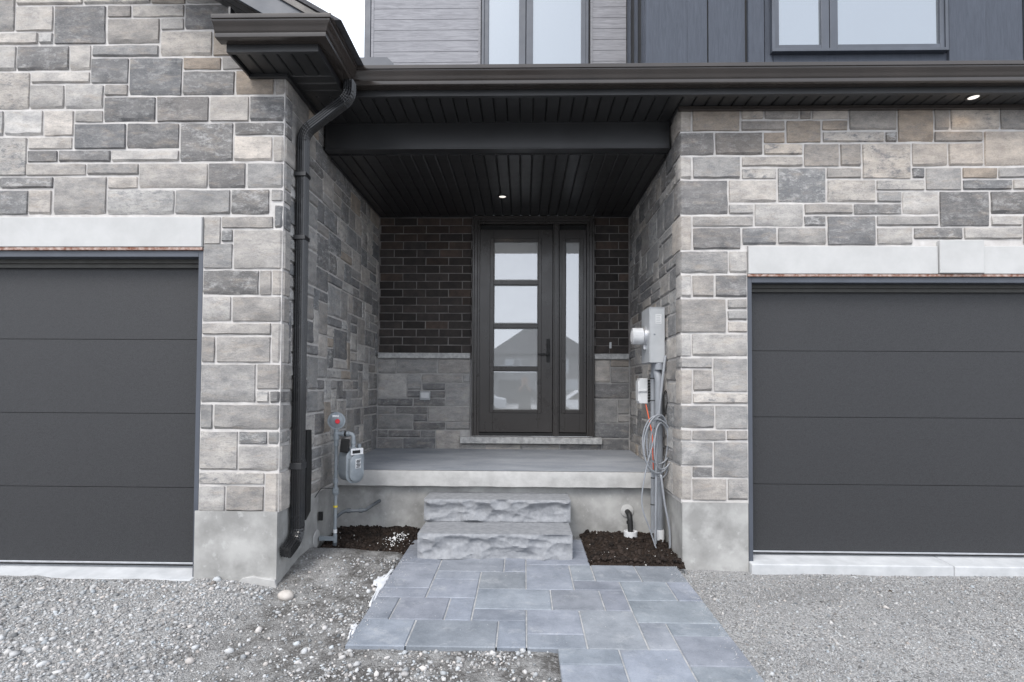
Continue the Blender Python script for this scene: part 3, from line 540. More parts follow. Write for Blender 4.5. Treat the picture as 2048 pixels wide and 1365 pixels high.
for i in range(n + 1):
    x = XL + .03 + (XR - XL - .06) * i / n; z0 = slabT0 - .148 + .004 * noise.noise(Vector((x * 4, 0, 0))) + .002 * R.random()
    for y, z in ((YS + .3, slabT0 - .004), (YS + .012, slabT0 - .003), (YS + .003, slabT0 - .006), (YS - .001, slabT0 - .016), (YS + .002 * noise.noise(Vector((x * 3, 5, 0))), slabT0 - .07), (YS, z0 + .004), (YS + .005, z0), (YS + .3, z0)): vs.append((x, y, z))
m.add(vs, [(i * 8 + k, i * 8 + k + 1, i * 8 + 9 + k, i * 8 + 8 + k) for i in range(n) for k in range(7)] + [tuple(range(8)), tuple(range(n * 8, n * 8 + 8))[::-1]]); m.obj('slab_edge', 'slab_edge', porch, smooth=35)
m = MB(); parging(m, [(XL + .0, 5.105), (XR - .0, 5.105)], -.2, slabT0 - .135); m.obj('foundation', 'parge', porch, smooth=50)
WA, WB_ = -.09, .0333
def walk_z(y): return WA + WB_ * y
def step(label, x0, x1, yf, yb, z0, z1, seed):
    m = MB(); nu, nv = 150, 26; vs = []; wd, ht = x1 - x0, z1 - z0; rs = random.Random(int(seed * 10))
    sc = [(rs.uniform(-.02, 1.02) * wd, rs.choice((rs.uniform(.1, .45), rs.uniform(.35, .95))) * ht, rs.uniform(.06, .17), rs.uniform(.035, .075), rs.uniform(-.012, .012), rs.uniform(-.12, .12), rs.uniform(-.25, .1)) for _ in range(46)]
    for j in range(nv + 1):
        for i in range(nu + 1):
            u, v = wd * i / nu, ht * j / nv; uw = u + .012 * noise.noise(Vector((u * 16, v * 16, seed))); vw = v + .010 * noise.noise(Vector((u * 13, v * 20, seed + 5)))
            d = min(c_ + .022 * (((uw - a_) / ra) ** 2 + ((vw - b_) / rb) ** 2) + (uw - a_) * tu + (vw - b_) * tv for a_, b_, ra, rb, c_, tu, tv in sc)   # conchoidal scoops meeting at sharp ridges
            d = .012 + min(.030, d) * 1.5 + .0035 * noise.fractal(Vector((u * 40, v * 60, seed)), .8, 2.0, 3)
            e = min(1, min(i, nu - i) / 4.0) * min(1, (nv - j) / 2.5) * min(1, .3 + j / 4); d = .014 + (d - .014) * e
            vs.append((x0 + u, yf - d + .012, z0 + v))
    m.add(vs, [(j * (nu + 1) + i, j * (nu + 1) + i + 1, (j + 1) * (nu + 1) + i + 1, (j + 1) * (nu + 1) + i) for j in range(nv) for i in range(nu)])
    e = .006; yy = yf + .012
    m.box(x0, x1, yy + .0005, yb, z0, z1 - .0005)
    k = 30; m.add([(x0 + (x1 - x0) * i / k + 0, y, z) for i in range(k + 1) for y, z in ((yy - .014 + .003 * abs(noise.noise(Vector((i * .8, seed, 0)))), z1), (yb, z1))], [(2 * i, 2 * i + 2, 2 * i + 3, 2 * i + 1) for i in range(k)])
    o = m.obj('stone_step', 'step', None, smooth=50); return tag(o, label, 'step')
X = lambda px, py, y: on_y(px, py, y).x
ys1, ys2 = 4.40, 4.79
zs1 = on_y(990, 1068, ys1 + .01).z; zs2 = on_y(990, 999, ys2 + .01).z
step('rock-faced grey stone step resting on the pavers', X(835, 1090, ys1), X(1145, 1090, ys1), ys1, ys2 + .12, walk_z(4.4) - .02, zs1, 3.1)
step('rock-faced grey stone step set against the porch, above the other', X(848, 1020, ys2), X(1141, 1020, ys2), ys2, 5.10, zs1 + .003, zs2, 8.4)
# ------------------------------------------------------------------ walkway of pavers
walk = thing('walkway', (.1, 3.4, 0), 'blue-grey paver walkway leading to the stone steps', 'walkway'); del walk['category']; walk['kind'] = 'structure'
GX = lambda i: -.972 + .1655 * i
GY = lambda j: 4.600 - .1585 * j
PV = [(0, 1, -2, 0), (8, 9, -2, 0), (1, 8, -1, 0), (0, 2, 0, 2), (2, 6, 0, 1), (2, 5, 1, 3), (5, 6, 1, 3), (6, 9, 0, 2), (0, 2, 2, 5), (0, 2, 5, 6), (2, 4, 3, 4), (2, 4, 4, 6), (4, 6, 3, 5), (6, 8, 2, 5), (8, 9, 2, 4), (9, 11, 2, 4), (11, 13, 2, 4), (8, 10, 4, 5), (10, 12, 4, 6), (12, 13, 4, 6), (4, 7, 5, 7), (7, 9, 5, 7), (9, 10, 5, 7), (10, 13, 6, 8),
  (0, 1, 6, 8), (1, 3, 6, 8), (3, 4, 6, 8), (4, 6, 7, 8), (6, 8, 7, 9), (8, 10, 7, 10), (10, 11, 8, 10), (11, 13, 8, 9), (11, 13, 9, 11), (0, 2, 8, 10), (2, 5, 8, 10), (5, 6, 8, 10), (6, 8, 9, 10), (7, 9, 10, 11), (7, 9, 11, 13), (9, 11, 10, 13), (11, 13, 11, 13)]
for j in range(13, 33, 2): PV += [(7, 9 + (j // 2) % 2, j, j + 2), (9 + (j // 2) % 2, 13, j, j + 2)]
for i0, i1, j0, j1 in PV:
    g = .0042; x0, x1, y0, y1 = GX(i0) + g, GX(i1) - g, GY(j1) + g * .55, GY(j0) - g * .55; e = .005; ti = R.uniform(-.0012, .0012); m = MB(); vs = []
    for (dx, dz) in ((0, -.055), (0, -.006), (e, 0)):
        for x, y in ((x0 + dx, y0 + dx), (x1 - dx, y0 + dx), (x1 - dx, y1 - dx), (x0 + dx, y1 - dx)): vs.append((x + R.uniform(-.001, .001), y + R.uniform(-.001, .001), walk_z(y) + dz + ti))
    m.add(vs, [(8, 9, 10, 11)] + [(b + k, b + (k + 1) % 4, b + 4 + (k + 1) % 4, b + 4 + k) for b in (0, 4) for k in range(4)])
    v = R.uniform(.88, 1.1); m.obj('paver', 'paver', walk, color=(v * R.uniform(.97, 1.02), v, v * R.uniform(.98, 1.05), 1))
m = MB()
for x0, x1, y0, y1 in ((GX(0) + .01, GX(9) - .01, GY(2) + .0, GY(-2)), (GX(0) + .01, GX(13) - .01, GY(10) + .01, GY(2)), (GX(7) + .01, GX(13) - .01, GY(33), GY(10) + .01)):
    m.add([(x0, y0, walk_z(y0) - .007), (x1, y0, walk_z(y0) - .007), (x1, y1, walk_z(y1) - .007), (x0, y1, walk_z(y1) - .007)], [(0, 1, 2, 3)])
m.obj('jointing_sand', 'joint', walk)
# ------------------------------------------------------------------ ground
def sstep(a, b, x): t = min(1, max(0, (x - a) / (b - a))); return t * t * (3 - 2 * t)
def inwalk(x, y): return (GX(0) - .01 < x < GX(13) + .01 and 3.01 < y < 4.29) or (GX(7) - .01 < x < GX(13) + .01 and y < 3.02 and y > -.7) or (GX(0) - .01 < x < GX(9) + .01 and 4.28 < y < 5.1)
def gz(x, y):
    base = walk_z(y) - .024
    left = .048 - .030 * (3.87 - y); left += -.075 * sstep(-2.15, -1.65, x) * sstep(4.3, 3.7, y) * 1.0
    right = -.022 - .026 * (4.36 - y)
    t = sstep(-1.6, -.97, x); z = left * (1 - t) + base * t; t = sstep(.9, 1.3, x); z = z * (1 - t) + right * t
    z += .012 * noise.noise(Vector((x * 1.9, y * 1.9, 0))) + .006 * noise.noise(Vector((x * 6, y * 6, 4)))
    if x < -.9 and y < 4.3: z += .008 * noise.noise(Vector((x * 15, y * 15, 4))) * sstep(-2.2, -1.7, x)
    if -1.75 < x < -.9: z += .03 * sstep(3.9, 4.35, y) - .12 * sstep(4.5, 4.62, y)
    if x < 1.3 and x > -1 and inwalk(x, y): z = min(z, walk_z(y) - .03)
    if y < 0: z = z * max(0, 1 + y / 3) - .16 * (1 - max(0, 1 + y / 3))
    return z
xs = list(np.concatenate([[-250, -120, -60, -30, -15, -9], np.arange(-6, 6.01, .06), [9, 15, 30, 60, 120, 250]])); ysg = list(np.concatenate([[-250, -120, -60, -30, -15, -8, -4, -2, -1, -.5], np.arange(0, 1.9, .2), np.arange(2.0, 5.3, .05), [6, 7, 10, 20, 60, 250]]))
vs = [(x, y, gz(max(-6, min(6, x)), min(y, 5.2))) for y in ysg for x in xs]; nx = len(xs)
def mk_ground():
    s = NT('gravel_ground'); co = s.co
    v1 = s.n('ShaderNodeTexVoronoi', feature='F1'); v1.inputs['Scale'].default_value = 95; lk(s.t, s.mapping((1, 1, 0)), v1.inputs['Vector'])
    v2 = s.n('ShaderNodeTexVoronoi', feature='F1'); v2.inputs['Scale'].default_value = 210; lk(s.t, s.mapping((1, 1, 0)), v2.inputs['Vector'])
    b1 = s.n('ShaderNodeRGBToBW'); lk(s.t, v1.outputs['Color'], b1.inputs[0]); b2 = s.n('ShaderNodeRGBToBW'); lk(s.t, v2.outputs['Color'], b2.inputs[0])
    g = s.mix(s.ramp(b1.outputs[0], .15, .85), (.14, .14, .142), (.47, .466, .458)); g2 = s.mix(s.ramp(b2.outputs[0], .2, .8), (.12, .12, .12), (.43, .427, .422))
    c = s.mix(s.ramp(s.noise(2.5, 5), .4, .6), g, g2); sand = s.mix(s.noise(40, 5), (.27, .268, .263), (.41, .408, .402))
    c = s.mix(s.ramp(s.noise(5, 7, .65), .5, .68, 0, .65), c, sand)
    sep = s.n('ShaderNodeSeparateXYZ'); lk(s.t, s.co, sep.inputs[0])
    mx = s.math('MULTIPLY', s.ramp(s.math('ADD', sep.outputs[0], s.math('MULTIPLY', s.math('SUBTRACT', s.noise(3.2, 5), .5), 1.6)), -1.95, -1.45), s.ramp(sep.outputs[0], .3, .2))
    dirt = s.mix(s.ramp(s.noise(6, 9, .74), .44, .66), (.062, .057, .052), (.33, .328, .322)); dirt = s.mix(s.ramp(s.noise(38, 5, .7), .5, .7, 0, .6), dirt, (.40, .398, .392))
    c = s.mix(s.math('MULTIPLY', mx, .85), c, dirt)
    c = s.mix(s.ramp(s.noise(1.3, 6, .6, s.mapping((.6, 1.3, 1), (4.4, 2.2, 0))), .5, .68, 0, .4), c, (.17, .168, .165))
    far = s.ramp(sep.outputs[1], -3.0, -8.0); c = s.mix(far, c, (.40, .40, .40))
    h = s.math('ADD', s.math('MULTIPLY', v1.outputs['Distance'], -1.0), s.math('MULTIPLY', v2.outputs['Distance'], -.5)); h = s.math('ADD', h, s.noise(60, 6, .7))
    return s.fin(c, .93, s.bump(h, .9, .008), .2)
MAT['ground'] = mk_ground()
m = MB(); m.add(vs, [(j * nx + i, j * nx + i + 1, (j + 1) * nx + i + 1, (j + 1) * nx + i) for j in range(len(ysg) - 1) for i in range(nx - 1)]); g_ = m.obj('ground', 'ground', None, smooth='all', loc=(0, 0, 0)); struct(g_); g_['label'] = 'grey crushed gravel driveway ground with bare dirt beside the walkway'
# concrete aprons at the garage doors
def apron(x0, x1, y0, y1, zf, zb, label, crack=None):
    m = MB(); cuts = [x0] + ([crack - .002] if crack else []) + [x1]; a = x0
    segs = [(x0, x1)] if crack is None else [(x0, crack - .0025), (crack + .0025, x1)]
    for a, b in segs:
        m.add([(a, y0, -.3), (b, y0, -.3), (b, y0, zf), (a, y0, zf), (a, y1, zb), (b, y1, zb), (a, y1, -.3), (b, y1, -.3)], [(0, 1, 2, 3), (3, 2, 5, 4), (0, 3, 4, 6), (1, 7, 5, 2), (6, 4, 5, 7)])
    o = m.obj('apron', 'apron', None, bevel=.008); struct(o); o['label'] = label
apron(DL0, DL1 - .02, YL - .035, YL + .3, on_y(200, 1158, YL - .035).z, zgA - .014, 'pale concrete strip under the garage door with the plain lintel')
apron(DR0 + .0, DR1, YR - .045, YR + .3, on_y(1700, 1131, YR - .045).z, zgB - .014, 'pale concrete strip under the garage door with the keystone', on_y(1900, 1120, YR).x)
# gravel: loose stones scattered over the sheet
ICO_V = np.array([(0, 0, 1), (.894, 0, .447), (.276, .851, .447), (-.724, .526, .447), (-.724, -.526, .447), (.276, -.851, .447), (.724, .526, -.447), (-.276, .851, -.447), (-.894, 0, -.447), (-.276, -.851, -.447), (.724, -.526, -.447), (0, 0, -1)])
ICO_F = np.array([(0, 1, 2), (0, 2, 3), (0, 3, 4), (0, 4, 5), (0, 5, 1), (1, 6, 2), (2, 7, 3), (3, 8, 4), (4, 9, 5), (5, 10, 1), (6, 7, 2), (7, 8, 3), (8, 9, 4), (9, 10, 5), (10, 6, 1), (11, 7, 6), (11, 8, 7), (11, 9, 8), (11, 10, 9), (11, 6, 10)])
OCT_V = np.array([(1, 0, 0), (0, 1, 0), (-1, 0, 0), (0, -1, 0), (0, 0, 1), (0, 0, -1.0)]); OCT_F = np.array([(0, 1, 4), (1, 2, 4), (2, 3, 4), (3, 0, 4), (1, 0, 5), (2, 1, 5), (3, 2, 5), (0, 3, 5)])
def mk_peb():
    s = NT('gravel_stone'); a = s.n('ShaderNodeAttribute', attribute_name='tint'); n = s.noise(120, 3)
    return s.fin(s.mix(s.ramp(n, .3, .7), s.mix(1.0, a.outputs['Color'], (.82, .82, .82), 'MULTIPLY'), a.outputs['Color']), .88, None, .25)
MAT['pebble'] = mk_peb()
def scatter(name, pts, sizes, cols, TV, TF, flat=.62, seed=1, mat='pebble'):
    rg = np.random.default_rng(seed); n = len(pts); k = len(TV); a = rg.uniform(0, 6.283, n)
    V = np.repeat(TV[None], n, 0) * rg.uniform(.62, 1.25, (n, k, 1)); V = V * (sizes[:, None, None] * np.stack([rg.uniform(.75, 1.3, n), rg.uniform(.65, 1.0, n), rg.uniform(.4, .8, n) * flat / .6], 1)[:, None, :])
    t = rg.normal(0, .35, n); y2 = V[:, :, 1] * np.cos(t)[:, None] - V[:, :, 2] * np.sin(t)[:, None]; z2 = V[:, :, 1] * np.sin(t)[:, None] + V[:, :, 2] * np.cos(t)[:, None]
    x3 = V[:, :, 0] * np.cos(a)[:, None] - y2 * np.sin(a)[:, None]; y3 = V[:, :, 0] * np.sin(a)[:, None] + y2 * np.cos(a)[:, None]
    V = np.stack([x3, y3, z2], 2) + pts[:, None, :]; Fc = (TF[None] + (np.arange(n) * k)[:, None, None]).reshape(-1, 3); V = V.reshape(-1, 3)
    me = bpy.data.meshes.new(name); me.vertices.add(len(V)); me.vertices.foreach_set('co', V.astype(np.float32).ravel()); nf = len(Fc)
    me.loops.add(nf * 3); me.loops.foreach_set('vertex_index', Fc.astype(np.int32).ravel()); me.polygons.add(nf); me.polygons.foreach_set('loop_start', np.arange(0, nf * 3, 3, dtype=np.int32)); me.update(calc_edges=True); me.validate()
    at = me.attributes.new('tint', 'FLOAT_COLOR', 'FACE'); cc = np.ones((nf, 4), np.float32); cc[:, :3] = np.repeat(cols, len(TF), 0); at.data.foreach_set('color', cc.ravel())
    o = put(name, me, mat, None, Vector((0, 0, 0))); stuff(o); return o
def cols(n, rg, lo=.11, hi=.54): v = rg.beta(2, 1.6, n) * (hi - lo) + lo; w_ = rg.normal(.004, .035, n); return np.stack([v * (1 + w_), v, v * (1 - w_ * .8)], 1)
rg = np.random.default_rng(5)
def area(n, x0, x1, y0, y1, keep):
    out = []
    P = np.stack([rg.uniform(x0, x1, n), rg.uniform(y0, y1, n)], 1)
    for x, y in P:
        if keep(x, y): out.append((x, y, gz(x, y)))
    return np.array(out)
free = lambda x, y: not inwalk(x, y)
def keepL(x, y):
    if x < -2.33 and y > YL - .05: return False
    if x >= -2.345 and x < XL + .02 and y > YL - .02: return False
    d = noise.noise(Vector((x * 2.2, y * 2.2, 7))); lim = 1.0 if x < -1.75 else .30 + .7 * max(0, d)
    return free(x, y) and R.random() < lim and x < -.96
P = area(26000, -4.2, -.9, 2.3, 4.35, keepL); n = len(P); sz = np.clip(rg.lognormal(math.log(.0062), .48, n), .003, .026); sz[rg.random(n) < .015] *= 1.5; P[:, 2] += sz * .15
o = scatter('gravel', P, sz, cols(n, rg), ICO_V, ICO_F, .7, 3); o['label'] = 'loose pale gravel in front of the plain garage door'
P = area(7000, -1.0, .25, 2.3, 3.02, lambda x, y: free(x, y) and R.random() < .35 + .6 * noise.noise(Vector((x * 3, y * 3, 2)))); n = len(P); sz = np.clip(rg.lognormal(math.log(.0065), .5, n), .003, .024); P[:, 2] += sz * .2
o = scatter('gravel', P, sz, cols(n, rg), ICO_V, ICO_F, .7, 4); o['label'] = 'scattered pebbles on dirt at the front of the pavers'
P = area(42000, GX(13) + .005, 4.9, 2.3, YR - .05, lambda x, y: x > GX(13) + .004); n = len(P); sz = np.clip(rg.lognormal(math.log(.0046), .42, n), .0025, .02); sz[rg.random(n) < .012] *= 2.2; P[:, 2] += sz * .15
o = scatter('gravel', P, sz, cols(n, rg, .09, .50), OCT_V, OCT_F, .7, 6); o['label'] = 'fine crushed gravel in front of the keystone garage door'
# grit kicked onto the pavers
P = []
for _ in range(2600):
    y = R.uniform(2.3, 4.42); x = R.choice((GX(13) - abs(R.gauss(0, .05)), GX(0) + abs(R.gauss(0, .05)), R.uniform(GX(0), GX(13))))
    if inwalk(x, y) and R.random() < (1 if abs(x - GX(13)) < .12 or abs(x - GX(0)) < .12 else .35) and not (x < GX(7) and y < 3.02): P.append((x, y, walk_z(y) + .0012))
P = np.array(P)[:900]; n = len(P); o = scatter('grit', P, np.clip(rg.lognormal(math.log(.0022), .4, n), .001, .006), cols(n, rg, .2, .6), OCT_V, OCT_F, .7, 15); o['label'] = 'fine grit scattered over the pavers'
# topsoil beds
def bed(label, poly_x0, poly_x1, y0f, y1, z0, z1, seed, spill=False):
    m = MB(); nx_, ny_ = 46, 44; vs = []
    for j in range(ny_ + 1):
        for i in range(nx_ + 1):
            tx, ty = i / nx_, j / ny_; y0 = y0f(tx); y = y0 + (y1 - y0) * ty; x = poly_x0(y) + (poly_x1(y) - poly_x0(y)) * tx
            e = min(1, min(tx, 1 - tx) * 10 + .3, ty * 9); z = z0 + (z1 - z0) * ty + e * (.020 * noise.fractal(Vector((x * 9, y * 9, seed)), .8, 2.1, 5) + .028) - .02
            vs.append((x, y, z))
    m.add(vs, [(j * (nx_ + 1) + i, j * (nx_ + 1) + i + 1, (j + 1) * (nx_ + 1) + i + 1, (j + 1) * (nx_ + 1) + i) for j in range(ny_) for i in range(nx_)]); o = m.obj('soil_bed', 'soil', None, smooth='all'); struct(o); o['label'] = label; V = np.array(vs)
    rr = np.random.default_rng(int(seed)); idx = rr.integers(0, len(V), 2600); P = V[idx] + rr.normal(0, .008, (2600, 3)) * (1, 1, .3); fr = rr.random(2600) < .07; P[fr, 1] = np.minimum(P[fr, 1], y0f(.5) + .06) - np.abs(rr.normal(0, .05, fr.sum())) * (1 if spill else 0); P[fr, 2] = np.where(spill, .035, P[fr, 2]); sz = np.clip(rr.lognormal(math.log(.0065), .55, 2600), .003, .03); v = rr.uniform(.010, .042, 2600)
    cc = np.stack([v, v * .72, v * .58], 1); wh = rr.random(2600) < .035; cc[wh] = (.45, .44, .42); sz[wh] *= .5
    c_ = scatter('soil_clods', P, sz, cc, ICO_V, ICO_F, .9, int(seed) + 1); c_['label'] = 'clods of ' + label
bed('dark topsoil beside the gas meter', lambda y: XL + .02, lambda y: GX(0) + .004, lambda t: 4.42 + .16 * t + .05 * noise.noise(Vector((t * 5, 0, 0))), 5.12, .045, .115, 12, True)
bed('dark topsoil beside the electricity meter', lambda y: GX(9) + .006, lambda y: XR + .01, lambda t: GY(2) + .004, 5.12, .050, .085, 31)
# cobble by the downspout, leaf, snow
c = on_z(572, 1190, 0.0); me = bpy.data.meshes.new('cobble'); import bmesh as bmm
b_ = bmm.new(); bmm.ops.create_icosphere(b_, subdivisions=3, radius=1)
for v in b_.verts: v.co *= 1 + .10 * noise.noise(v.co * 1.3); v.co = Vector((v.co.x * .055, v.co.y * .045, v.co.z * .036))
b_.to_mesh(me); b_.free(); o = put('cobble', me, 'cobble', None, Vector((c.x, c.y, gz(c.x, c.y) + .022)), 'all'); tag(o, 'smooth rounded cobble at the foot of the parged pier', 'rock')
def snow(label, px, z, name='snow_patch'):
    q = []
    for (xa, ya), (xb, yb) in zip(px, px[1:] + px[:1]):
        for k in range(5): q.append((xa + (xb - xa) * k / 5 + R.uniform(-2.6, 2.6), ya + (yb - ya) * k / 5 + R.uniform(-1.8, 1.8)))
    pts = [on_z(x, y, z) for x, y in q]; cx, cy = sum(p.x for p in pts) / len(pts), sum(p.y for p in pts) / len(pts); m = MB(); n = len(pts)
    ring = lambda s, dz: [(cx + (p.x - cx) * s, cy + (p.y - cy) * s, z + dz) for p in pts]
    vs = ring(1.04, -.02) + ring(1, .001) + ring(.85, .004) + [(cx, cy, z + .005)]
    m.add(vs, [(a * n + i, a * n + (i + 1) % n, (a + 1) * n + (i + 1) % n, (a + 1) * n + i) for a in (0, 1) for i in range(n)] + [(2 * n + i, 2 * n + (i + 1) % n, 3 * n) for i in range(n)]); o = m.obj(name, 'snow', None, smooth='all'); tag(o, label, 'snow')
snow('long snow patch along the paver edge', [(748, 1162), (757, 1155), (768, 1151), (780, 1144), (787, 1136), (778, 1154), (766, 1174), (750, 1199), (741, 1206), (745, 1196), (752, 1182), (758, 1172)], .036)
snow('small snow patch by the corner of the widest pavers', [(702, 1252), (712, 1247), (719, 1249), (708, 1268), (697, 1275), (699, 1262)], .0)
rs_ = np.random.default_rng(77); n = 110; P = np.stack([rs_.normal(-1.09, .05, n), rs_.normal(4.74, .08, n), np.full(n, .098)], 1); P[:, 2] += (P[:, 1] - 4.6) * .1
o = scatter('snow_remnants', P, np.clip(rs_.lognormal(math.log(.005), .5, n), .002, .014), np.full((n, 3), .82), ICO_V, ICO_F, .5, 78); o['label'] = 'remnants of snow on the topsoil beside the walkway'
c = on_z(1783, 1189, -.045); m = MB(); m.add([(c.x - .03, c.y, c.z + .012), (c.x, c.y - .02, c.z + .02), (c.x + .032, c.y + .004, c.z + .01), (c.x, c.y + .022, c.z + .026), (c.x, c.y, c.z + .008)], [(0, 1, 4), (1, 2, 4), (2, 3, 4), (3, 0, 4)]); tag(m.obj('leaf', 'leaf', None), 'curled dark dead leaf on the fine gravel', 'leaf')
# ------------------------------------------------------------------ eaves, soffits, gutters
ZS = 3.675; ZC = 3.435                 # soffit and porch ceiling heights
YF, YFL, XFL = 4.165, 3.585, -1.385    # fascia lines: long eave, return eave front, return eave side
YBM = 4.63
# K-style profile: n outwards, z up
KP = [(0.002, .0), (.070, .0), (.078, .003), (.080, .010), (.080, .028), (.086, .033), (.090, .040), (.094, .052), (.102, .066), (.114, .080), (.118, .090), (.118, .096), (.127, .098), (.128, .104), (.128, .124), (.118, .125), (.117, .101), (.075, .035), (.072, .006), (.006, .006), (.002, .1)]
GZ0 = 3.702
def gutter_sweep(path, ends):
    P = [Vector((*p, 0)) for p in path]; rings = []
    for i, p in enumerate(P):
        a = (P[i] - P[i - 1]).normalized() if i else None; b = (P[i + 1] - P[i]).normalized() if i < len(P) - 1 else None
        na = Vector((a.y, -a.x, 0)) if a else None; nb = Vector((b.y, -b.x, 0)) if b else None
        if i == 0 and ends[0]: na = Vector(ends[0])
        if i == len(P) - 1 and ends[1]: nb = Vector(ends[1])
        if na and nb: s_ = na + nb; mit = s_ / (1 + na.dot(nb))
        else: mit = na or nb
        rings.append([(p.x + mit.x * n, p.y + mit.y * n, GZ0 + z) for n, z in KP])
    k = len(KP); m = MB(); m.add([v for r in rings for v in r], [(i * k + j, i * k + (j + 1) % k, (i + 1) * k + (j + 1) % k, (i + 1) * k + j) for i in range(len(P) - 1) for j in range(k)])
    return m
def endcap(m, x, y, dirn):   # flat plate closing a gutter end
    pts = [(y - n, GZ0 + z) for n, z in KP[:15]] + [(y - .002, GZ0 + .12)]; m.prism(pts, 'x', x - .002, x + .001)
gA = thing('return_gutter', (-1.7, YFL, GZ0), 'black gutter wrapping the eave return above the downspout', 'gutter')
m = gutter_sweep([(-2.035, YFL), (XFL, YFL), (XFL, YF)], (None, (0, -1, 0))); m.obj('trough', 'gutter', gA, smooth=25)
m = MB(); endcap(m, -2.036, YFL, -1); m.obj('end_cap', 'gutter', gA)
cx_, cy_ = XFL + .128, YF - .128
m = MB(); m.box(cx_ - .004, cx_ - .001, cy_ - .20, cy_ + .0, GZ0 + .10, GZ0 + .16); m.obj('splash_guard', 'black', gA)
gB = thing('long_gutter', (2, YF, GZ0), 'long black gutter across the porch and keystone garage wing', 'gutter')
m = gutter_sweep([(XFL, YF), (5.9, YF)], ((1, 0, 0), None)); m.obj('trough', 'gutter', gB, smooth=25)
m = MB(); m.add([(cx_, cy_ + .001, GZ0 + .10), (cx_ + .27, cy_ + .001, GZ0 + .10), (cx_ + .27, cy_ + .001, GZ0 + .135), (cx_ + .22, cy_ + .001, GZ0 + .185), (cx_ + .005, cy_ + .001, GZ0 + .185)] + [(a, cy_ + .004, b) for a, b in ((cx_, GZ0 + .10), (cx_ + .27, GZ0 + .10), (cx_ + .27, GZ0 + .135), (cx_ + .22, GZ0 + .185), (cx_ + .005, GZ0 + .185))], [(0, 1, 2, 3, 4), (9, 8, 7, 6, 5)] + [(i, (i + 1) % 5, 5 + (i + 1) % 5, 5 + i) for i in range(5)]); m.obj('splash_guard', 'slate', gB)
def strip(parent, axis, a0, a1, b0, b1, z, perf, name='soffit_panel'):
    """one soffit strip: shallow tray with V edges. axis 'y': strip runs along y between b0..b1, width a0..a1 in x"""
    e, g = .011, .0025; prof = [(a0 + g, z + .012), (a0 + g, z + .008), (a0 + e, z), (a1 - e, z), (a1 - g, z + .008), (a1 - g, z + .012)]
    m = MB(); m.prism(prof, axis, b0, b1) if axis == 'y' else m.prism(prof, 'x', b0, b1); return m.obj(name, 'soffit_perf' if perf else 'soffit', parent)
SP = .1055
ev = thing('eave', (2.0, YF, ZS), 'black panelled eave soffit running above the porch beam and keystone garage', 'eave')
x = XL + .005; i = 0
while x < 5.85:
    strip(ev, 'y', x, x + SP, YF + .018, YBM + .02 if x < XR else YR + .02, ZS, i % 3 != 2); x += SP; i += 1
m = MB().box(XFL + .004, 5.9, YF + .001, YF + .016, ZS - .022, GZ0 + .13).box(XFL + .02, 5.9, YF + .016, YF + .03, ZS - .022, ZS - .004).box(XFL + .01, 5.9, YF - .006, YF + .001, ZS - .022, ZS - .016); m.obj('fascia', 'black', ev, bevel=.002)
m = MB().box(XR - .012, 5.9, YR - .030, YR + .002, ZS - .034, ZS - .002); m.obj('frieze_trim', 'gutter', ev, bevel=.002)
m = MB().box(XL, 5.9, YF + .02, 7.0, ZS + .03, ZS + .05); m.obj('soffit_backing', 'rubber', ev)
# low roof behind the gutter
m = MB(); m.prism([(YF - .02, GZ0 + .118), (6.6, GZ0 + .118 + .33 * 2.45), (6.6, GZ0 + .09 + .33 * 2.45), (YF - .02, GZ0 + .09)], 'x', XL - .3, 5.9); m.obj('roof', 'shingle', ev)
pb = thing('porch_beam', (-.2, YBM, ZC), 'black metal-clad beam spanning the porch opening', 'beam')
m = MB().box(XL + .02, XR - .016, YBM, YBM + .16, ZC + .022, ZS - .0005); m.obj('cladding', 'black', pb, bevel=.003)
m = MB().box(XL + .02, XR - .016, YBM - .004, YBM + .012, ZS - .012, ZS - .002); m.obj('top_trim', 'black', pb)
m = MB().box(XL + .018, XR - .014, YBM - .002, YBM + .165, ZC + .012, ZC + .0215); m.obj('bottom_plate', 'black', pb, bevel=.002)
pc = thing('porch_ceiling', (-.2, 5.5, ZC), 'black grooved panel ceiling inside the porch', 'ceiling')
x = XL + .004; i = 0
while x < XR:
    strip(pc, 'y', x, min(x + SP, XR + .01), YBM + .1, YB - .0, ZC, i % 4 != 0, 'ceiling_panel'); x += SP; i += 1
m = MB().box(XL, XR, YBM + .02, YB + .05, ZC + .0135, ZC + .03); m.obj('backing', 'rubber', pc)
m = MB().box(XL + .014, XL + .03, YBM + .16, YB, ZC - .010, ZC - .001).box(XR - .03, XR - .014, YBM + .16, YB, ZC - .010, ZC - .001).box(XL + .03, XR - .03, YB - .028, YB - .012, ZC - .010, ZC - .001); m.obj('edge_channel', 'black', pc)
# return eave
re = thing('eave_return', (-1.7, YFL, ZS), 'boxed black eave return at the corner of the projecting wing', 'eave')
x = -1.985; i = 0
while x < XFL - .05: strip(re, 'y', x, x + .098, YFL + .018, YL + .01, ZS, True); x += .098; i += 1
y = YL + .012
while y < YF + .06: strip(re, 'x', y, y + .098, XL - .005, XFL - .018, ZS + .0005, True); y += .098
m = MB().box(-2.005, XFL + .001, YFL + .001, YFL + .016, ZS - .022, GZ0 + .13).box(XFL - .014, XFL + .001, YFL + .016, YF, ZS - .022, GZ0 + .13).box(-2.005, -1.99, YFL + .016, YL - .004, ZS - .022, ZS + .3); m.box(-1.99, XFL - .014, YFL + .016, YFL + .03, ZS - .022, ZS - .003); m.obj('fascia', 'black', re, bevel=.002)
m = MB().box(-2.0, XL + .02, YL - .028, YL + .0, ZS - .030, ZS - .001).box(XL - .005, XL + .025, YL, YBM, ZS - .030, ZS - .001); m.obj('frieze_trim', 'black', re, bevel=.002)
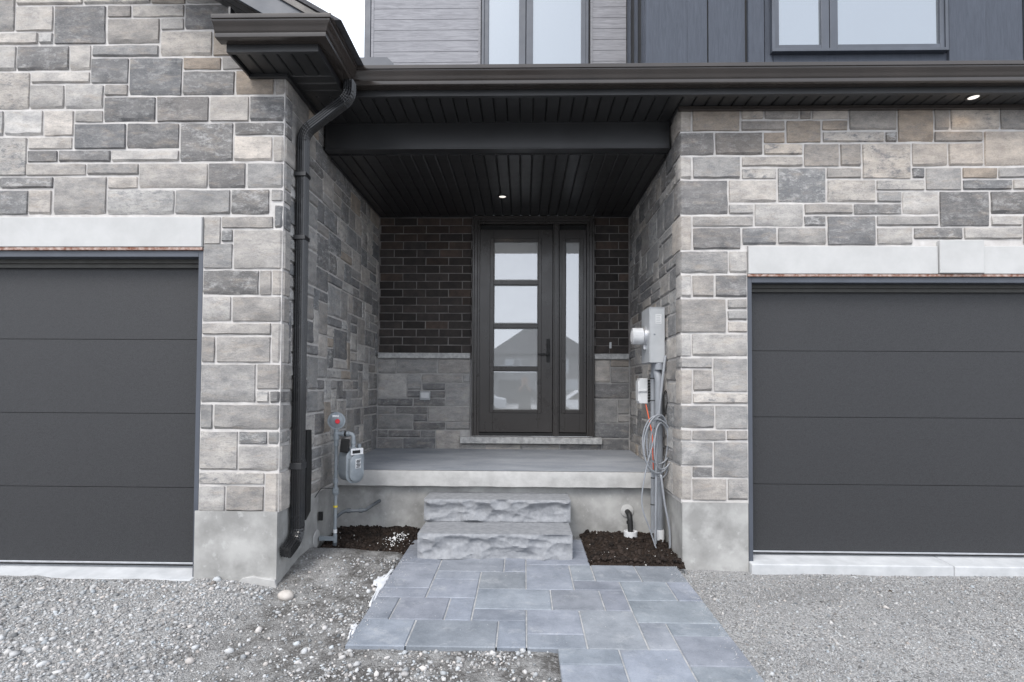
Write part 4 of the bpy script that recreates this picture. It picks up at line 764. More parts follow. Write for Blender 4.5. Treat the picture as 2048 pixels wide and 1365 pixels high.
m = MB().box(-2.0, XFL - .01, YFL + .02, YF + .06, ZS + .014, ZS + .03); m.obj('backing', 'rubber', re)
m = MB().box(-2.0, XFL + .1, YFL - .02, YF, GZ0 + .10, GZ0 + .115); m.obj('roof_deck', 'shingle', re)
# gable rake above the return eave
rk = thing('gable_rake', (-2.0, YFL, 4.0), 'sloping dark blue rake board and soffit of the gable roof', 'roof')
p0, p1 = on_y(473, 0, YFL), on_y(502, 16, YFL); sl0 = -.583
def line(px, py, Y): q = on_y(px, py, Y); return lambda x: q.z + sl0 * (x - q.x)
b0 = line(487, 8, YFL); xa, xb = -5.9, -1.40; zcl = GZ0 + .128
def rake(lo, hi, y0, y1, name, mat, bev=0):      # sloping board cut off level with the gutter rim
    xl, xh = xa, xa; xc = xa + (b0(xa) + lo - zcl) / -sl0; xd = xa + (b0(xa) + hi - zcl) / -sl0
    m = MB(); m.prism([(xa, b0(xa) + lo), (xc, zcl), (xd, zcl), (xa, b0(xa) + hi)], 'y', y0, y1); return m.obj(name, mat, rk, bevel=bev)
rake(0, .20, YFL - .02, YFL, 'rake_board', 'slate', .003); rake(.16, .215, YFL - .034, YFL - .021, 'drip_edge', 'gutter', .003)
for k in range(3): rake(.03, .045, YFL + .002 + k * .105, YFL + .1 + k * .105, 'rake_soffit', 'soffit')
rake(.216, .245, YFL - .05, 9.5, 'shingles', 'shingle')
# pot lights
def pot(label, c, power):
    t = thing('pot_light', c, label, 'ceiling light', 'recessed soffit lights'); c = Vector(c)
    MB().lathe([(.036, 0), (.055, 0), (.053, .007), (.040, .009), (.036, .004)], c, (0, 0, -1), 28).obj('trim_ring', 'black', t, smooth=40)
    MB().lathe([(0, .0), (.037, .0), (.036, .004), (0, .005)], c + Vector((0, 0, -.0005)), (0, 0, -1), 28).obj('lens', 'lens', t)
    ld = bpy.data.lights.new('pot_light_glow', 'SPOT'); ld.energy = power; ld.color = (1, .74, .46); ld.spot_size = math.radians(150); ld.spot_blend = .6; ld.shadow_soft_size = .035
    lo_ = bpy.data.objects.new('pot_light_glow', ld); C.objects.link(lo_); lo_.location = c + Vector((0, 0, -.02)); lo_.parent = t; lo_.matrix_parent_inverse = Matrix.Translation(-c)
p = on_z(1005, 393, ZC); pot('round recessed light in the porch ceiling before the door', (p.x, p.y, ZC), 1.6)
p = on_z(1947, 194, ZS); pot('round recessed light in the eave above the keystone', (p.x, p.y, ZS), 0.7)
# ------------------------------------------------------------------ upper storey
YU1, YU2 = 6.55, 5.60
up = thing('upper_storey', (-.2, YU1, 4.4), 'upper storey wall of grey horizontal wood-look siding above the porch roof', 'wall')
ux0, ux1 = on_y(748, 60, YU1).x, on_y(1252, 60, YU1).x
zz = on_y(900, 130, YU1).z - .3; wz = 22.35 / 168.0; lo_w0, lo_w1 = on_y(962, 60, YU1).x, on_y(1180, 60, YU1).x
zoff = on_y(900, 18.5, YU1).z
z = zoff - wz * 8
while z < zoff + wz * 7:
    for a, b in ((ux0, lo_w0), (lo_w1, ux1)):
        m = MB(); m.prism([(YU1 - .007, z + .0018), (YU1 - .010, z + .0035), (YU1 - .010, z + wz - .002), (YU1 - .007, z + wz - .0003), (YU1 + .01, z + wz - .0003), (YU1 + .01, z + .0018)], 'x', a, b); m.obj('siding_plank', 'plank', up)
    z += wz
m = MB().box(ux0 - .1, XR + .3, YU1 + .004, YU1 + .12, 4.2, 6.9); m.obj('sheathing', 'rubber', up)
m = MB().box(on_y(730, 60, YU1).x, on_y(742, 60, YU1).x, YU1 - .025, YU1 + 2.5, 4.0, 6.9); m.obj('corner_board', 'slate', up, bevel=.003)
m = MB().box(on_y(743, 60, YU1).x, ux0, YU1 - .016, YU1 + .01, 4.2, 6.9).box(lo_w0 - .03, lo_w0 - .002, YU1 - .02, YU1 + .01, 4.2, 6.9).box(lo_w1 + .002, lo_w1 + .03, YU1 - .02, YU1 + .01, 4.2, 6.9); m.obj('edge_trim', 'plank', up)
def window(label, Y, cols_px, z0, z1, fr, mat='slate'):
    """cols_px: pane pixel ranges (x0,x1); frame members fill in between"""
    xs_ = [(on_y(a, 60, Y).x, on_y(b, 60, Y).x) for a, b in cols_px]; X0, X1 = xs_[0][0] - fr, xs_[-1][1] + fr
    t = thing('window', ((X0 + X1) / 2, Y, z0), label, 'window'); m = MB(); f2 = .03
    m.box(X0, X0 + f2, Y - .05, Y + .03, z0 - fr, z1 + fr).box(X1 - f2, X1, Y - .05, Y + .03, z0 - fr, z1 + fr).box(X0 + f2, X1 - f2, Y - .05, Y + .03, z0 - fr, z0 - fr + f2).box(X0 + f2, X1 - f2, Y - .05, Y + .03, z1 + fr - f2, z1 + fr); m.obj('frame', mat, t, bevel=.003)
    for k, (a, b) in enumerate(xs_):
        la = X0 + f2 if k == 0 else (xs_[k - 1][1] + a) / 2 + .004; lb = X1 - f2 if k == len(xs_) - 1 else (b + xs_[k + 1][0]) / 2 - .004
        m = MB(); framed(m, la, lb, z0 - fr + f2, z1 + fr - f2, a, b, z0, z1, Y - .036, Y + .02); s_ = m.obj('sash', mat, t, bevel=.004); pane(a - .004, b + .004, z0 - .004, z1 + .004, Y - .008, 'pane', 'winglass', s_, .004)
    return t
window('tall two-pane window set in the grey plank siding', YU1 - .02, [(978, 1038), (1066, 1162)], 4.5, 6.5, .085)
ud = thing('upper_bay', (3.2, YU2, 4.3), 'slate-blue vertical board siding bay above the keystone garage', 'wall')
b0x = on_y(1290, 60, YU2).x
m = MB().box(b0x + .012, 6.0, YU2 + .014, YU2 + .1, 4.0, 6.9).box(b0x + .012, b0x + .1, YU2 + .1, YU1, 4.0, 6.9); m.obj('sheathing', 'rubber', ud)  # black colour paints the shadow lines in the board gaps
m = MB()
for q, (ya, yb) in enumerate(((YU2 + .0, YU2 + .13), (YU2 + .40, YU2 + .5), (YU2 + .8, YU1 - .03))): MB().box(b0x - .012, b0x + .0125, ya + .003, yb, 4.0, 6.9).obj('side_board', 'board', ud, bevel=.003)
edges = [1290, 1373, 1415, 1492.5, 1527, 1541]
wx0, wx1, wz0 = on_y(1540, 60, YU2).x, on_y(1897, 60, YU2).x, on_y(1700, 108, YU2).z
seq = [(1290, 1373, 0.020), (1373, 1413, .016), (1416.5, 1490, .0), (1494, 1525.5, .03), (1529, 1545, .0), (1893, 1966, .03), (1970, 2045, .0), (2048, 2080, .014), (2082, 2160, 0), (2162, 2195, .014), (2197, 2280, 0)]
for a, b, pr in seq: MB().box(on_y(a, 60, YU2).x, on_y(b, 60, YU2).x, YU2 - pr - .004, YU2 + .0135, 4.0, 6.9).obj('siding_board', 'board', ud, bevel=.004)
MB().box(on_y(1546, 60, YU2).x, on_y(1892, 60, YU2).x, YU2 - .002, YU2 + .013, 4.0, wz0 - .004).obj('apron_board', 'board', ud)
window('slate-framed window of one narrow and one wide pane in the board siding', YU2 - .015, [(1555, 1639), (1672, 1875)], on_y(1700, 95, YU2).z, 6.4, .075)
# ------------------------------------------------------------------ downspout
ds = thing('downspout', (-1.69, 4.05, .26), 'black ribbed downspout with offset elbows and kicked-out foot', 'downspout')
def fluted(wx, wy):
    pts = []; 
    def side(a, b, nrm, n):
        a, b, nrm = Vector(a), Vector(b), Vector(nrm)
        for k in range(n * 4): t = k / (n * 4); pts.append(a + (b - a) * t + nrm * (.0055 if (k % 4) in (2, 3) else 0))
    side((-wx, -wy), (wx, -wy), (0, -1), 4); side((wx, -wy), (wx, wy), (1, 0), 4); side((wx, wy), (-wx, wy), (0, 1), 4); side((-wx, wy), (-wx, -wy), (-1, 0), 4)
    return [(p.x, p.y) for p in pts]
top = Vector((-1.318, 4.045, GZ0 + .002)); wallp = Vector((XL + .047, 4.105, 0))
def dsw(path, wx, wy, name, mat='gutter', smooth=False):
    m = MB(); m.sweep(fluted(wx, wy), path, True, side=Vector((1, .35, .25)).normalized() if False else None); return m
# vertical run: section in the xy plane
def vert(z0, z1, wx, wy, name):
    m = MB(); pf = fluted(wx, wy); n = len(pf); m.add([(wallp.x + a, wallp.y + b, z) for z in (z0, z1) for a, b in pf], [tuple(range(n))[::-1], tuple(range(n, 2 * n))] + [(i, (i + 1) % n, n + (i + 1) % n, n + i) for i in range(n)]); return m.obj(name, 'spout', ds)
def ring_path(cs, wx, wy, name, corr=()):
    """sweep a fluted rectangle; cs = list of (centre, axis) with x of the section kept near world x"""
    pf = fluted(wx, wy); n = len(pf); vs = []
    for q, (c, ax, s_) in enumerate(cs):
        ax = Vector(ax).normalized(); yv = Vector((0, 1, 0)); yv = (yv - ax * yv.dot(ax)).normalized(); xv = yv.cross(ax)
        vs += [Vector(c) + xv * a * s_ + yv * b * s_ for a, b in pf]
    m = MB(); m.add(vs, [tuple(range(n))[::-1], tuple(range((len(cs) - 1) * n, len(cs) * n))] + [(k * n + i, k * n + (i + 1) % n, (k + 1) * n + (i + 1) % n, (k + 1) * n + i) for k in range(len(cs) - 1) for i in range(n)]); return m.obj(name, 'spout', ds)
def elbow(p0, p1, p2, r, n, wx, wy, name):
    P = bend([p0, p1, p2], r, n); cs = []
    for i, p in enumerate(P):
        t = (P[min(i + 1, len(P) - 1)] - P[max(i - 1, 0)]).normalized() * -1; cs.append((p, t, 1.035 if i % 2 and 0 < i < len(P) - 1 else 1.0))
    return ring_path(cs, wx, wy, name)
E1 = Vector((top.x, top.y, 3.585)); E2 = Vector((wallp.x, wallp.y, 3.345)); mid = (E1 + E2) / 2
elbow(top, E1, mid, .115, 12, .033, .036, 'upper_elbow'); elbow(mid + (E1 - E2).normalized() * .03, E2, Vector((wallp.x, wallp.y, 3.19)), .115, 12, .0315, .0345, 'offset_elbow')
vert(.86, 3.20, .033, .036, 'pipe'); vert(.42, .87, .0355, .039, 'lower_pipe')
elbow(Vector((wallp.x, wallp.y, .45)), Vector((wallp.x, wallp.y, .29)), Vector((wallp.x - .012, wallp.y - .17, .225)), .14, 12, .035, .0385, 'foot_elbow')
for z in (2.52, .80, 3.0):
    MB().box(wallp.x - .046, wallp.x + .042, wallp.y - .050, wallp.y + .05, z, z + .03 if z != .8 else z + .045).obj('strap', 'black', ds, bevel=.002)
a = on_x(611, 862, XL + .03); b = on_x(613, 1030, XL + .03)
m = MB(); m.prism([(wallp.y + .06, .40), (wallp.y + .15, .45), (wallp.y + .16, .82), (wallp.y + .145, 1.08), (wallp.y + .06, 1.08)], 'x', XL + .004, XL + .088); m.obj('splash_plate', 'rubber', ds, bevel=.003)
# ------------------------------------------------------------------ gas meter
GX_, GY_ = -1.605, 4.66
def gp(px, py, Y=GY_): return on_y(px, py, Y)
rx = gp(671, 1000).x
gm = thing('gas_meter', (rx, GY_, 0), 'grey gas meter with round regulator, red cap and riser pipe', 'gas meter')
zr = lambda py: gp(671, py).z
def pipe(path, r, name, parent, mat='metergrey', seg=14): return MB().tube(path, r, seg).obj(name, mat, parent, smooth=50)
pipe([(rx, GY_, -.02), (rx, GY_, zr(862))], .0145, 'riser', gm)
pipe([(rx, GY_, -.05), (rx, GY_, zr(1085))], .0175, 'riser_sleeve', gm, 'darkpipe')
for y0, y1, r in ((967, 957, .021), (940, 948, .0), (1085, 1070, .018), (893, 880, .022)):
    if r: MB().lathe([(0, 0), (r, 0), (r, zr(y1) - zr(y0)), (0, zr(y1) - zr(y0))], (rx, GY_, zr(y0)), (0, 0, 1), 8).obj('coupling', 'metergrey', gm, bevel=.002)
MB().lathe([(0, 0), (.020, 0), (.027, .012), (.027, .05), (.020, .062), (0, .062)], (rx, GY_, zr(990)), (0, 0, 1), 14).box(rx - .008, rx + .03, GY_ - .04, GY_ - .02, zr(985), zr(977)).obj('shutoff_valve', 'metergrey', gm, smooth=40)
MB().lathe([(.015, 0), (.0165, 0), (.0165, .03), (.015, .03)], (rx, GY_, zr(1066)), (0, 0, 1), 14).obj('warning_label', 'label', gm)
MB().lathe([(.015, 0), (.0175, 0), (.0175, .016), (.015, .016)], (rx, GY_, zr(1015)), (0, 0, 1), 14).obj('yellow_band', 'yellow', gm)
# tee block, regulator disc
MB().lathe([(0, 0), (.026, 0), (.026, .055), (.018, .06), (0, .06)], (rx, GY_, zr(880)), (0, 0, 1), 8).obj('tee', 'metergrey', gm, bevel=.003)
rc = gp(673, 842); ax = Vector((.35, -1, .02)).normalized()
rd = MB().lathe([(0, -.05), (.03, -.045), (.045, -.02), (.058, -.006), (.0735, -.006), (.0735, .006), (.060, .008), (.052, .016), (.030, .022), (.022, .024), (0, .024)], rc, ax, 32).obj('regulator', 'metergrey', gm, smooth=35)
for k in range(8):
    a_ = k * math.pi / 4 + .3; u = ax.orthogonal().normalized(); v = ax.cross(u); MB().lathe([(0, 0), (.0085, 0), (.0085, .016), (0, .016)], rc + (u * math.cos(a_) + v * math.sin(a_)) * .0665 - ax * .008, ax, 8).obj('bolt', 'metergrey', rd)
MB().lathe([(0, 0), (.020, 0), (.020, .02), (.017, .024), (0, .024)], rc + ax * .02 + Vector((.008, 0, -.004)), ax, 20).obj('cap', 'red', rd, smooth=35)
u = Vector((1, .35, 0)).normalized(); c = rc + ax * .0265 + Vector((-.008, 0, .040)); MB().add([c + u * a + Vector((0, 0, b)) for a, b in ((-.026, -.009), (.026, -.009), (.026, .010), (-.026, .010))], [(0, 1, 2, 3)]).obj('data_plate', 'label', rd)
pipe([rc - ax * .03 + Vector((0, 0, -.03)), (rx, GY_, zr(868))], .02, 'regulator_neck', gm)
# horizontal pipe, elbow, drop to the meter
zh = zr(868); ex = gp(706, 868).x
pipe(bend([(rx, GY_, zh), (ex, GY_ + .01, zh), (ex, GY_ + .01, zr(895))], .035), .019, 'cross_pipe', gm)
for xx in (rx + .05, rx + .09): MB().lathe([(0, 0), (.024, 0), (.024, .018), (0, .018)], (xx, GY_, zh), (1, 0, 0), 8).obj('union_nut', 'metergrey', gm, bevel=.002)
MB().lathe([(0, 0), (.024, 0), (.024, .025), (0, .025)], (ex, GY_ + .01, zr(888)), (0, 0, 1), 8).obj('union_nut', 'metergrey', gm, bevel=.002)
# meter body
mc = Vector((gp(703, 930).x, GY_ + .03, 0)); fd = Vector((.80, -.60, 0)).normalized(); sd_ = Vector((fd.y, -fd.x, 0)) * -1
def oval(hw, z0, z1, r, n=8):
    pts = []
    for cx2, cz2, a0 in ((hw - r, z1 - r, 0), (-hw + r, z1 - r, math.pi / 2), (-hw + r, z0 + r, math.pi), (hw - r, z0 + r, 1.5 * math.pi)):
        for k in range(n + 1): t = a0 + k * math.pi / 2 / n; pts.append((cx2 + r * math.cos(t), cz2 + r * math.sin(t)))
    return pts
def oplate(d0, d1, hw, z0, z1, r, name, mat, parent, ch=0.0):
    o_ = oval(hw, z0, z1, r); n = len(o_); i_ = [(a * (1 - ch / hw), (z0 + z1) / 2 + (b - (z0 + z1) / 2) * (1 - ch / hw)) for a, b in o_]; P = lambda d, q: mc + fd * d + sd_ * q[0] + Vector((0, 0, q[1]))
    m = MB(); m.add([P(d0, q) for q in o_] + [P(d1 - ch, q) for q in o_] + [P(d1, q) for q in i_], [tuple(range(n))[::-1], tuple(range(2 * n, 3 * n))] + [(b * n + i, b * n + (i + 1) % n, (b + 1) * n + (i + 1) % n, (b + 1) * n + i) for b in (0, 1) for i in range(n)]); return m.obj(name, mat, parent, smooth=40)
zg0, zg1 = zr(968), zr(898)
bodyo = oplate(-.085, .030, .083, zg0 + .02, zg1 - .005, .075, 'body', 'metergrey', gm, .004)
oplate(.030, .040, .092, zg0 + .005, zg1 + .002, .08, 'flange', 'metergrey', bodyo, .004); cov = oplate(.040, .075, .070, zg0 + .022, zg1 - .05, .06, 'front_cover', 'metergrey', bodyo, .012)
for k in range(8):
    a_ = math.pi * 2 * k / 8 + .2; q = (math.cos(a_) * .081, (zg0 + zg1) / 2 + math.sin(a_) * .128); MB().lathe([(0, 0), (.006, 0), (.006, .008), (0, .008)], mc + fd * .040 + sd_ * q[0] + Vector((0, 0, q[1])), fd, 6).obj('bolt', 'metergrey', bodyo)
def card(d, s0, s1, z0, z1, name, mat, parent):
    P = lambda s_, z_, dd: mc + fd * dd + sd_ * s_ + Vector((0, 0, z_)); m = MB(); m.add([P(s0, z0, d), P(s1, z0, d), P(s1, z1, d), P(s0, z1, d), P(s0, z0, d - .004), P(s1, z0, d - .004), P(s1, z1, d - .004), P(s0, z1, d - .004)], [(0, 1, 2, 3), (0, 1, 5, 4), (1, 2, 6, 5), (2, 3, 7, 6), (3, 0, 4, 7)]); return m.obj(name, mat, parent)
idx = card(.062, -.062, .062, zg1 - .048, zg1 + .006, 'index_window', 'label', bodyo); card(.064, -.048, .03, zg1 - .036, zg1 - .010, 'dial', 'rubber', idx)
lb = card(.0785, -.026, .026, zg0 + .135, zg0 + .215, 'number_label', 'white', cov)
for k in range(6): card(.0800, -.020 + .006 * (k % 2), .014 + .005 * (k % 3), zg0 + .142 + k * .0115, zg0 + .149 + k * .0115, 'print_line', 'rubber', lb)
c = mc + Vector((0, 0, zg1)); MB().lathe([(0, 0), (.040, 0), (.040, .012), (.026, .02), (0, .02)], Vector((ex, GY_ + .01, zg1 - .008)), (0, 0, 1), 18).obj('inlet_flange', 'metergrey', bodyo, smooth=40)
pipe([mc + sd_ * .065 + Vector((0, 0, zg1 - .01)), mc + sd_ * .065 + Vector((0, 0, zg1 + .035))], .018, 'outlet_stub', bodyo)
a, b = gp(680, 905, GY_ - .045), gp(697, 878, GY_ - .045); m = MB(); m.add([], []); m.box(a.x, b.x, GY_ - .065, GY_ - .03, a.z, b.z); tr = m.obj('transmitter', 'rubber', gm, bevel=.008); tr.rotation_euler = (0, math.radians(6), 0)
MB().lathe([(.019, 0), (.0215, 0), (.0215, .012), (.019, .012)], (rx + .072, GY_, zh), (1, 0, 0), 16).obj('transmitter_strap', 'rubber', gm)
# wall bracket, house line stub
bz_ = zr(1077); m = MB().box(XL + .01, rx + .01, GY_ - .02, GY_ - .015, bz_ - .016, bz_ + .016).box(XL + .01, rx + .01, GY_ - .015, GY_ + .012, bz_ + .011, bz_ + .016); m.obj('bracket', 'metergrey', gm)
p = on_x(637, 1075, XL - .002); MB().lathe([(0, 0), (.075, 0), (.07, .008), (0, .010)], (XL - .012, GY_ - .02, bz_), (1, 0, 0), 20).obj('bracket_mortar', 'slab_edge', gm)
e0 = on_y(678, 1030, GY_ + .05); e1 = on_y(697, 1023, GY_ + .12); e2 = on_y(722, 1023, 4.95); e3 = Vector((e2.x + .05, 5.10, e2.z + .01))
pipe(bend([(rx, GY_ + .01, zr(1036)), (rx + .06, GY_ + .03, zr(1024)), (rx + .24, GY_ + .05, zr(1023)), (rx + .26, 5.11, zr(1023))], .03), .015, 'house_line', gm, 'darkpipe')
e1, e2 = Vector((rx + .06, GY_ + .03, zr(1024))), Vector((rx + .24, GY_ + .05, zr(1023)))
for t in (.25, .8): q = e1.lerp(e2, t); MB().lathe([(0, -.014), (.0205, -.014), (.0205, .014), (0, .014)], q, (e2 - e1), 10).obj('coupling', 'darkpipe', gm)
MB().box(XL - .004, XL + .03, GY_ + .0, GY_ + .02, zr(1042), zr(1025)).obj('wall_plate', 'rubber', gm)
pipe(spline([(XL + .01, GY_ - .12, zr(990)), (XL + .03, GY_ - .06, zr(978)), (XL + .05, GY_ - .02, zr(976)), (rx, GY_ - .01, zr(978))]), .0035, 'ground_wire', gm, 'rubber', 6)
# ------------------------------------------------------------------ electricity meter and cables on the opposite wall
XW = XR - .006
em = thing('electric_meter', (XR - .07, 5.03, 1.62), 'light grey electricity meter box with round meter on the side wall', 'electric meter')
ye0 = on_x(1330, 680, XW).y; ye1 = ye0 + .31; xe = on_y(1300, 680, ye0).x; ze1, ze0 = on_y(1315, 616, ye0).z, on_y(1315, 726, ye0).z
box_ = MB().box(xe, XW, ye0, ye1, ze0, ze1).obj('enclosure', 'boxgrey', em, bevel=.005)
MB().box(xe - .006, xe - .0005, ye0 - .003, ye1 + .003, ze0 + .004, ze1 + .003).obj('cover', 'boxgrey', box_, bevel=.002)
MB().box(xe - .004, XW, ye0 - .004, ye1 + .004, ze1 + .0005, ze1 + .006).obj('rain_lip', 'boxgrey', box_)
a, b = on_y(1311, 648, ye0), on_y(1323, 629, ye0); l_ = MB().box(a.x, b.x, ye0 - .002, ye0 - .0004, a.z, b.z).obj('rating_label', 'white', box_)
for k in range(5): MB().box(a.x + .006, b.x - .008 - .006 * (k % 2), ye0 - .0030, ye0 - .0022, a.z + .010 + k * .015, a.z + .013 + k * .015).obj('print_line', 'metergrey', l_)
MB().lathe([(0, 0), (.008, 0), (.006, .005), (0, .006)], on_y(1309, 669, ye0), (0, -1, 0), 12).obj('knockout_screw', 'metergrey', box_)
mc2 = Vector((xe - .006, ye0 + .155, on_y(1290, 673, ye0 + .15).z))
ms = MB().lathe([(0, 0), (.088, 0), (.088, .022), (.083, .026), (.080, .03), (0, .03)], mc2, (-1, 0, 0), 32).obj('meter_ring', 'galv', em, smooth=35)
MB().lathe([(0, .03), (.077, .03), (.076, .115), (.070, .122), (0, .122)], mc2, (-1, 0, 0), 32).obj('meter_dome', pm('meter_dome_plastic', (.50, .51, .52), (.60, .61, .62), 9, .18), ms, smooth=35)
MB().lathe([(0, .1235), (.05, .1235), (.05, .125), (0, .125)], mc2, (-1, 0, 0), 24).obj('meter_dial', 'label', ms)
MB().box(mc2.x - .115, mc2.x - .045, mc2.y - .0785, mc2.y - .072, mc2.z + .004, mc2.z + .03).obj('meter_label', 'white', ms)
MB().box(mc2.x - .022, mc2.x, mc2.y - .03, mc2.y + .0, mc2.z - .12, mc2.z - .085).obj('latch', 'galv', ms, bevel=.002)
# conduits below the box
def cdt(px, dwall, yc, r, ytop, zbot, name, mat='conduit'):
    x_ = XW - dwall; return pipe([(x_, yc, zbot), (x_, yc, ytop)], r, name, em, mat, 16)
yc1, yc2 = on_x(1319, 900, XW - .04).y, on_x(1307, 850, XW - .05).y
xm = XW - .045
c1 = MB().tube(bend([(xm, yc1, .02), (xm, yc1, ze0 - .14), (xm - .012, yc1 + .03, ze0 - .07), (xm - .012, yc1 + .03, ze0 + .01)], .05), .034, 18).obj('conduit', 'conduit', em, smooth=50)
c2 = MB().tube(bend([(xm - .012, yc1 + .16, .02), (xm - .012, yc1 + .16, ze0 - .12), (xm - .012, yc1 + .13, ze0 - .06), (xm - .012, yc1 + .13, ze0 + .01)], .05), .024, 18).obj('conduit', 'conduit', em, smooth=50)
MB().lathe([(0, 0), (.040, 0), (.040, .06), (0, .06)], (xm, yc1, ze0 - .062), (0, 0, 1), 18).obj('conduit_hub', 'conduit', em, bevel=.003)
zc = .10; MB().lathe([(.0355, 0), (.044, 0), (.044, .09), (.038, .10), (.0355, .10)], (xm, yc1, zc - .02), (0, 0, 1), 20).obj('conduit_collar', 'white', em, smooth=40)
for z_ in (1.50, 1.30, 1.05, .86, .60, .36): MB().lathe([(.0245, 0), (.027, 0), (.027, .008), (.0245, .008)], (xm - .012, yc1 + .16, z_), (0, 0, 1), 14).box(xm - .012, xm + .025, yc1 + .132, yc1 + .136, z_, z_ + .008).obj('cable_tie', 'rubber', em)
# telecom splice box
tb = thing('junction_box', (XW - .1, yc1 + .24, 1.25), 'small off-white telephone junction box with a column of black cable ports', 'junction box')
ty0 = on_x(1300, 780, XW - .07).y + .02; tz0, tz1 = on_y(1290, 808, ty0).z, on_y(1290, 757, ty0).z; tx0, tx1 = on_y(1279, 780, ty0).x, on_y(1296, 780, ty0).x
tbo = MB().box(tx0, tx1, ty0, ty0 + .13, tz0, tz1).obj('housing', 'white', tb, bevel=.008)
MB().box(tx0 - .012, tx1 - .02, ty0 + .01, ty0 + .12, tz0 + .02, tz1 - .02).obj('lid', 'white', tb, bevel=.006)
MB().box(tx0 - .016, tx1 - .01, ty0 - .012, ty0 - .0005, (tz0 + tz1) / 2 - .006, (tz0 + tz1) / 2 + .012).obj('clasp', 'white', tb, bevel=.003)
MB().box(tx1 - .004, XW - .001, ty0 + .03, ty0 + .12, tz0 + .01, tz1 - .01).obj('mounting_plate', 'white', tb)
for k in range(8): MB().lathe([(0, 0), (.009, 0), (.009, .02), (.006, .024), (0, .024)], (tx1, ty0 + .015, tz0 + .028 + k * (tz1 - tz0 - .05) / 7), (1, -.3, 0), 10).obj('port', 'rubber', tb)
# cables
oc = MB().tube(spline([(tx1 - .02, ty0 + .02, tz0 + .01), (tx1 - .01, ty0 - .01, tz0 - .06), (xm - .045, yc1 + .06, 1.0), (xm - .05, yc1 + .02, .85), (xm - .048, yc1 + .0, .70)]), .0055, 8).obj('orange_cable', 'orange', None, smooth='all'); tag(oc, 'orange cable hanging from the telephone junction box', 'cable')
cc_ = Vector((xm - .03, yc1 - .10, .93)); m = MB(); path = []
for k in range(260):
    t = k / 260 * 5 * 2 * math.pi; rr = 1 + .12 * math.sin(t * .37 + 1); hz = .235 + .05 * math.sin(t * .41); hx = .105 + .035 * math.sin(t * .63)
    path.append(cc_ + Vector((math.cos(t) * hx * rr + .016 * math.sin(t * .29), math.cos(t) * .03 - .05 * (k / 260) + .02 * math.sin(t * .8), math.sin(t) * hz - .02 * math.cos(t * .3))))
coil = MB().tube(path, .0068, 8).obj('coiled_cable', 'conduit', None, smooth='all'); tag(coil, 'grey cable coiled in loops hanging beside the meter conduits', 'cable')
ZS_ = .09
sp = spline([on_y(1331, 712, ye0 - .02), on_y(1325, 760, ye0 - .05), on_y(1316, 850, ye0 - .07), on_y(1313, 920, ye0 - .08), on_y(1312, 1000, ye0 - .08), on_y(1311, 1095, ye0 - .06)]); tag(MB().tube(sp, .012, 10).obj('service_cable', 'conduit', None, smooth='all'), 'thick grey cable running from the meter box down into the topsoil', 'cable')
sp = spline([on_y(1318, 850, ye0 - .1), on_y(1308, 880, ye0 - .12), on_y(1290, 950, ye0 - .14), on_y(1284, 1010, ye0 - .15), on_y(1300, 1060, ye0 - .15), on_y(1313, 1100, ye0 - .16)]); tag(MB().tube(sp, .0062, 8).obj('loose_cable', 'conduit', None, smooth='all'), 'thin grey cable bowing out in front of the porch edge', 'cable')
sp = spline([on_y(1322, 950, ye0 - .13), on_y(1330, 1010, ye0 - .14), on_y(1339, 1060, ye0 - .14), on_y(1340, 1108, ye0 - .13)]); tag(MB().tube(sp, .0095, 10).obj('short_cable', 'conduit', None, smooth='all'), 'grey cable dropping to the soil against the parged pier', 'cable')
sp = spline([on_y(1333, 712, ye0 - .035), on_y(1331, 700, ye0 - .03), on_y(1328, 722, ye0 - .035)]); 
sp = spline([on_y(1327, 840, ye0 - .04), on_y(1335, 800, ye0 - .04), on_y(1331, 782, ye0 - .04), on_y(1326, 800, ye0 - .04), on_y(1327, 845, ye0 - .04)]); tag(MB().tube(sp, .005, 8).obj('black_cable', 'rubber', None, smooth='all'), 'small black cable loop tucked against the stone corner', 'cable')
# drain pipe below the porch
dp = thing('drain_pipe', (1.0, 5.09, .1), 'black drain elbow dropping into a white plastic cup in the soil', 'drain pipe')
a = on_y(1254, 1023, 5.10); b = on_y(1258, 1033, 5.03); c = on_y(1261, 1066, 4.99)
pipe(bend([a, (a.x + .005, 5.0, a.z - .005), (c.x, 4.985, c.z)], .045), .024, 'elbow', dp, 'rubber', 16)
MB().lathe([(0, -.012), (.029, -.012), (.029, .012), (0, .012)], Vector((a.x + .005, 5.0, a.z - .075)), (0.05, -.1, -1), 14).obj('coupling', 'rubber', dp, smooth=40)
MB().lathe([(.030, 0), (.058, 0), (.058, .012), (.05, .016), (.0, .02)], (a.x, 5.103, a.z + .005), (0, -1, 0), 22).obj('wall_flange', 'slab_edge', dp, smooth=40)
MB().lathe([(.0, -.05), (.052, -.05), (.052, .045), (.060, .047), (.060, .105), (.052, .108), (.048, .100), (.0, .09)], (c.x, 4.985, c.z - .088), (0, 0, 1), 26).obj('cup', 'white', dp, smooth=35)
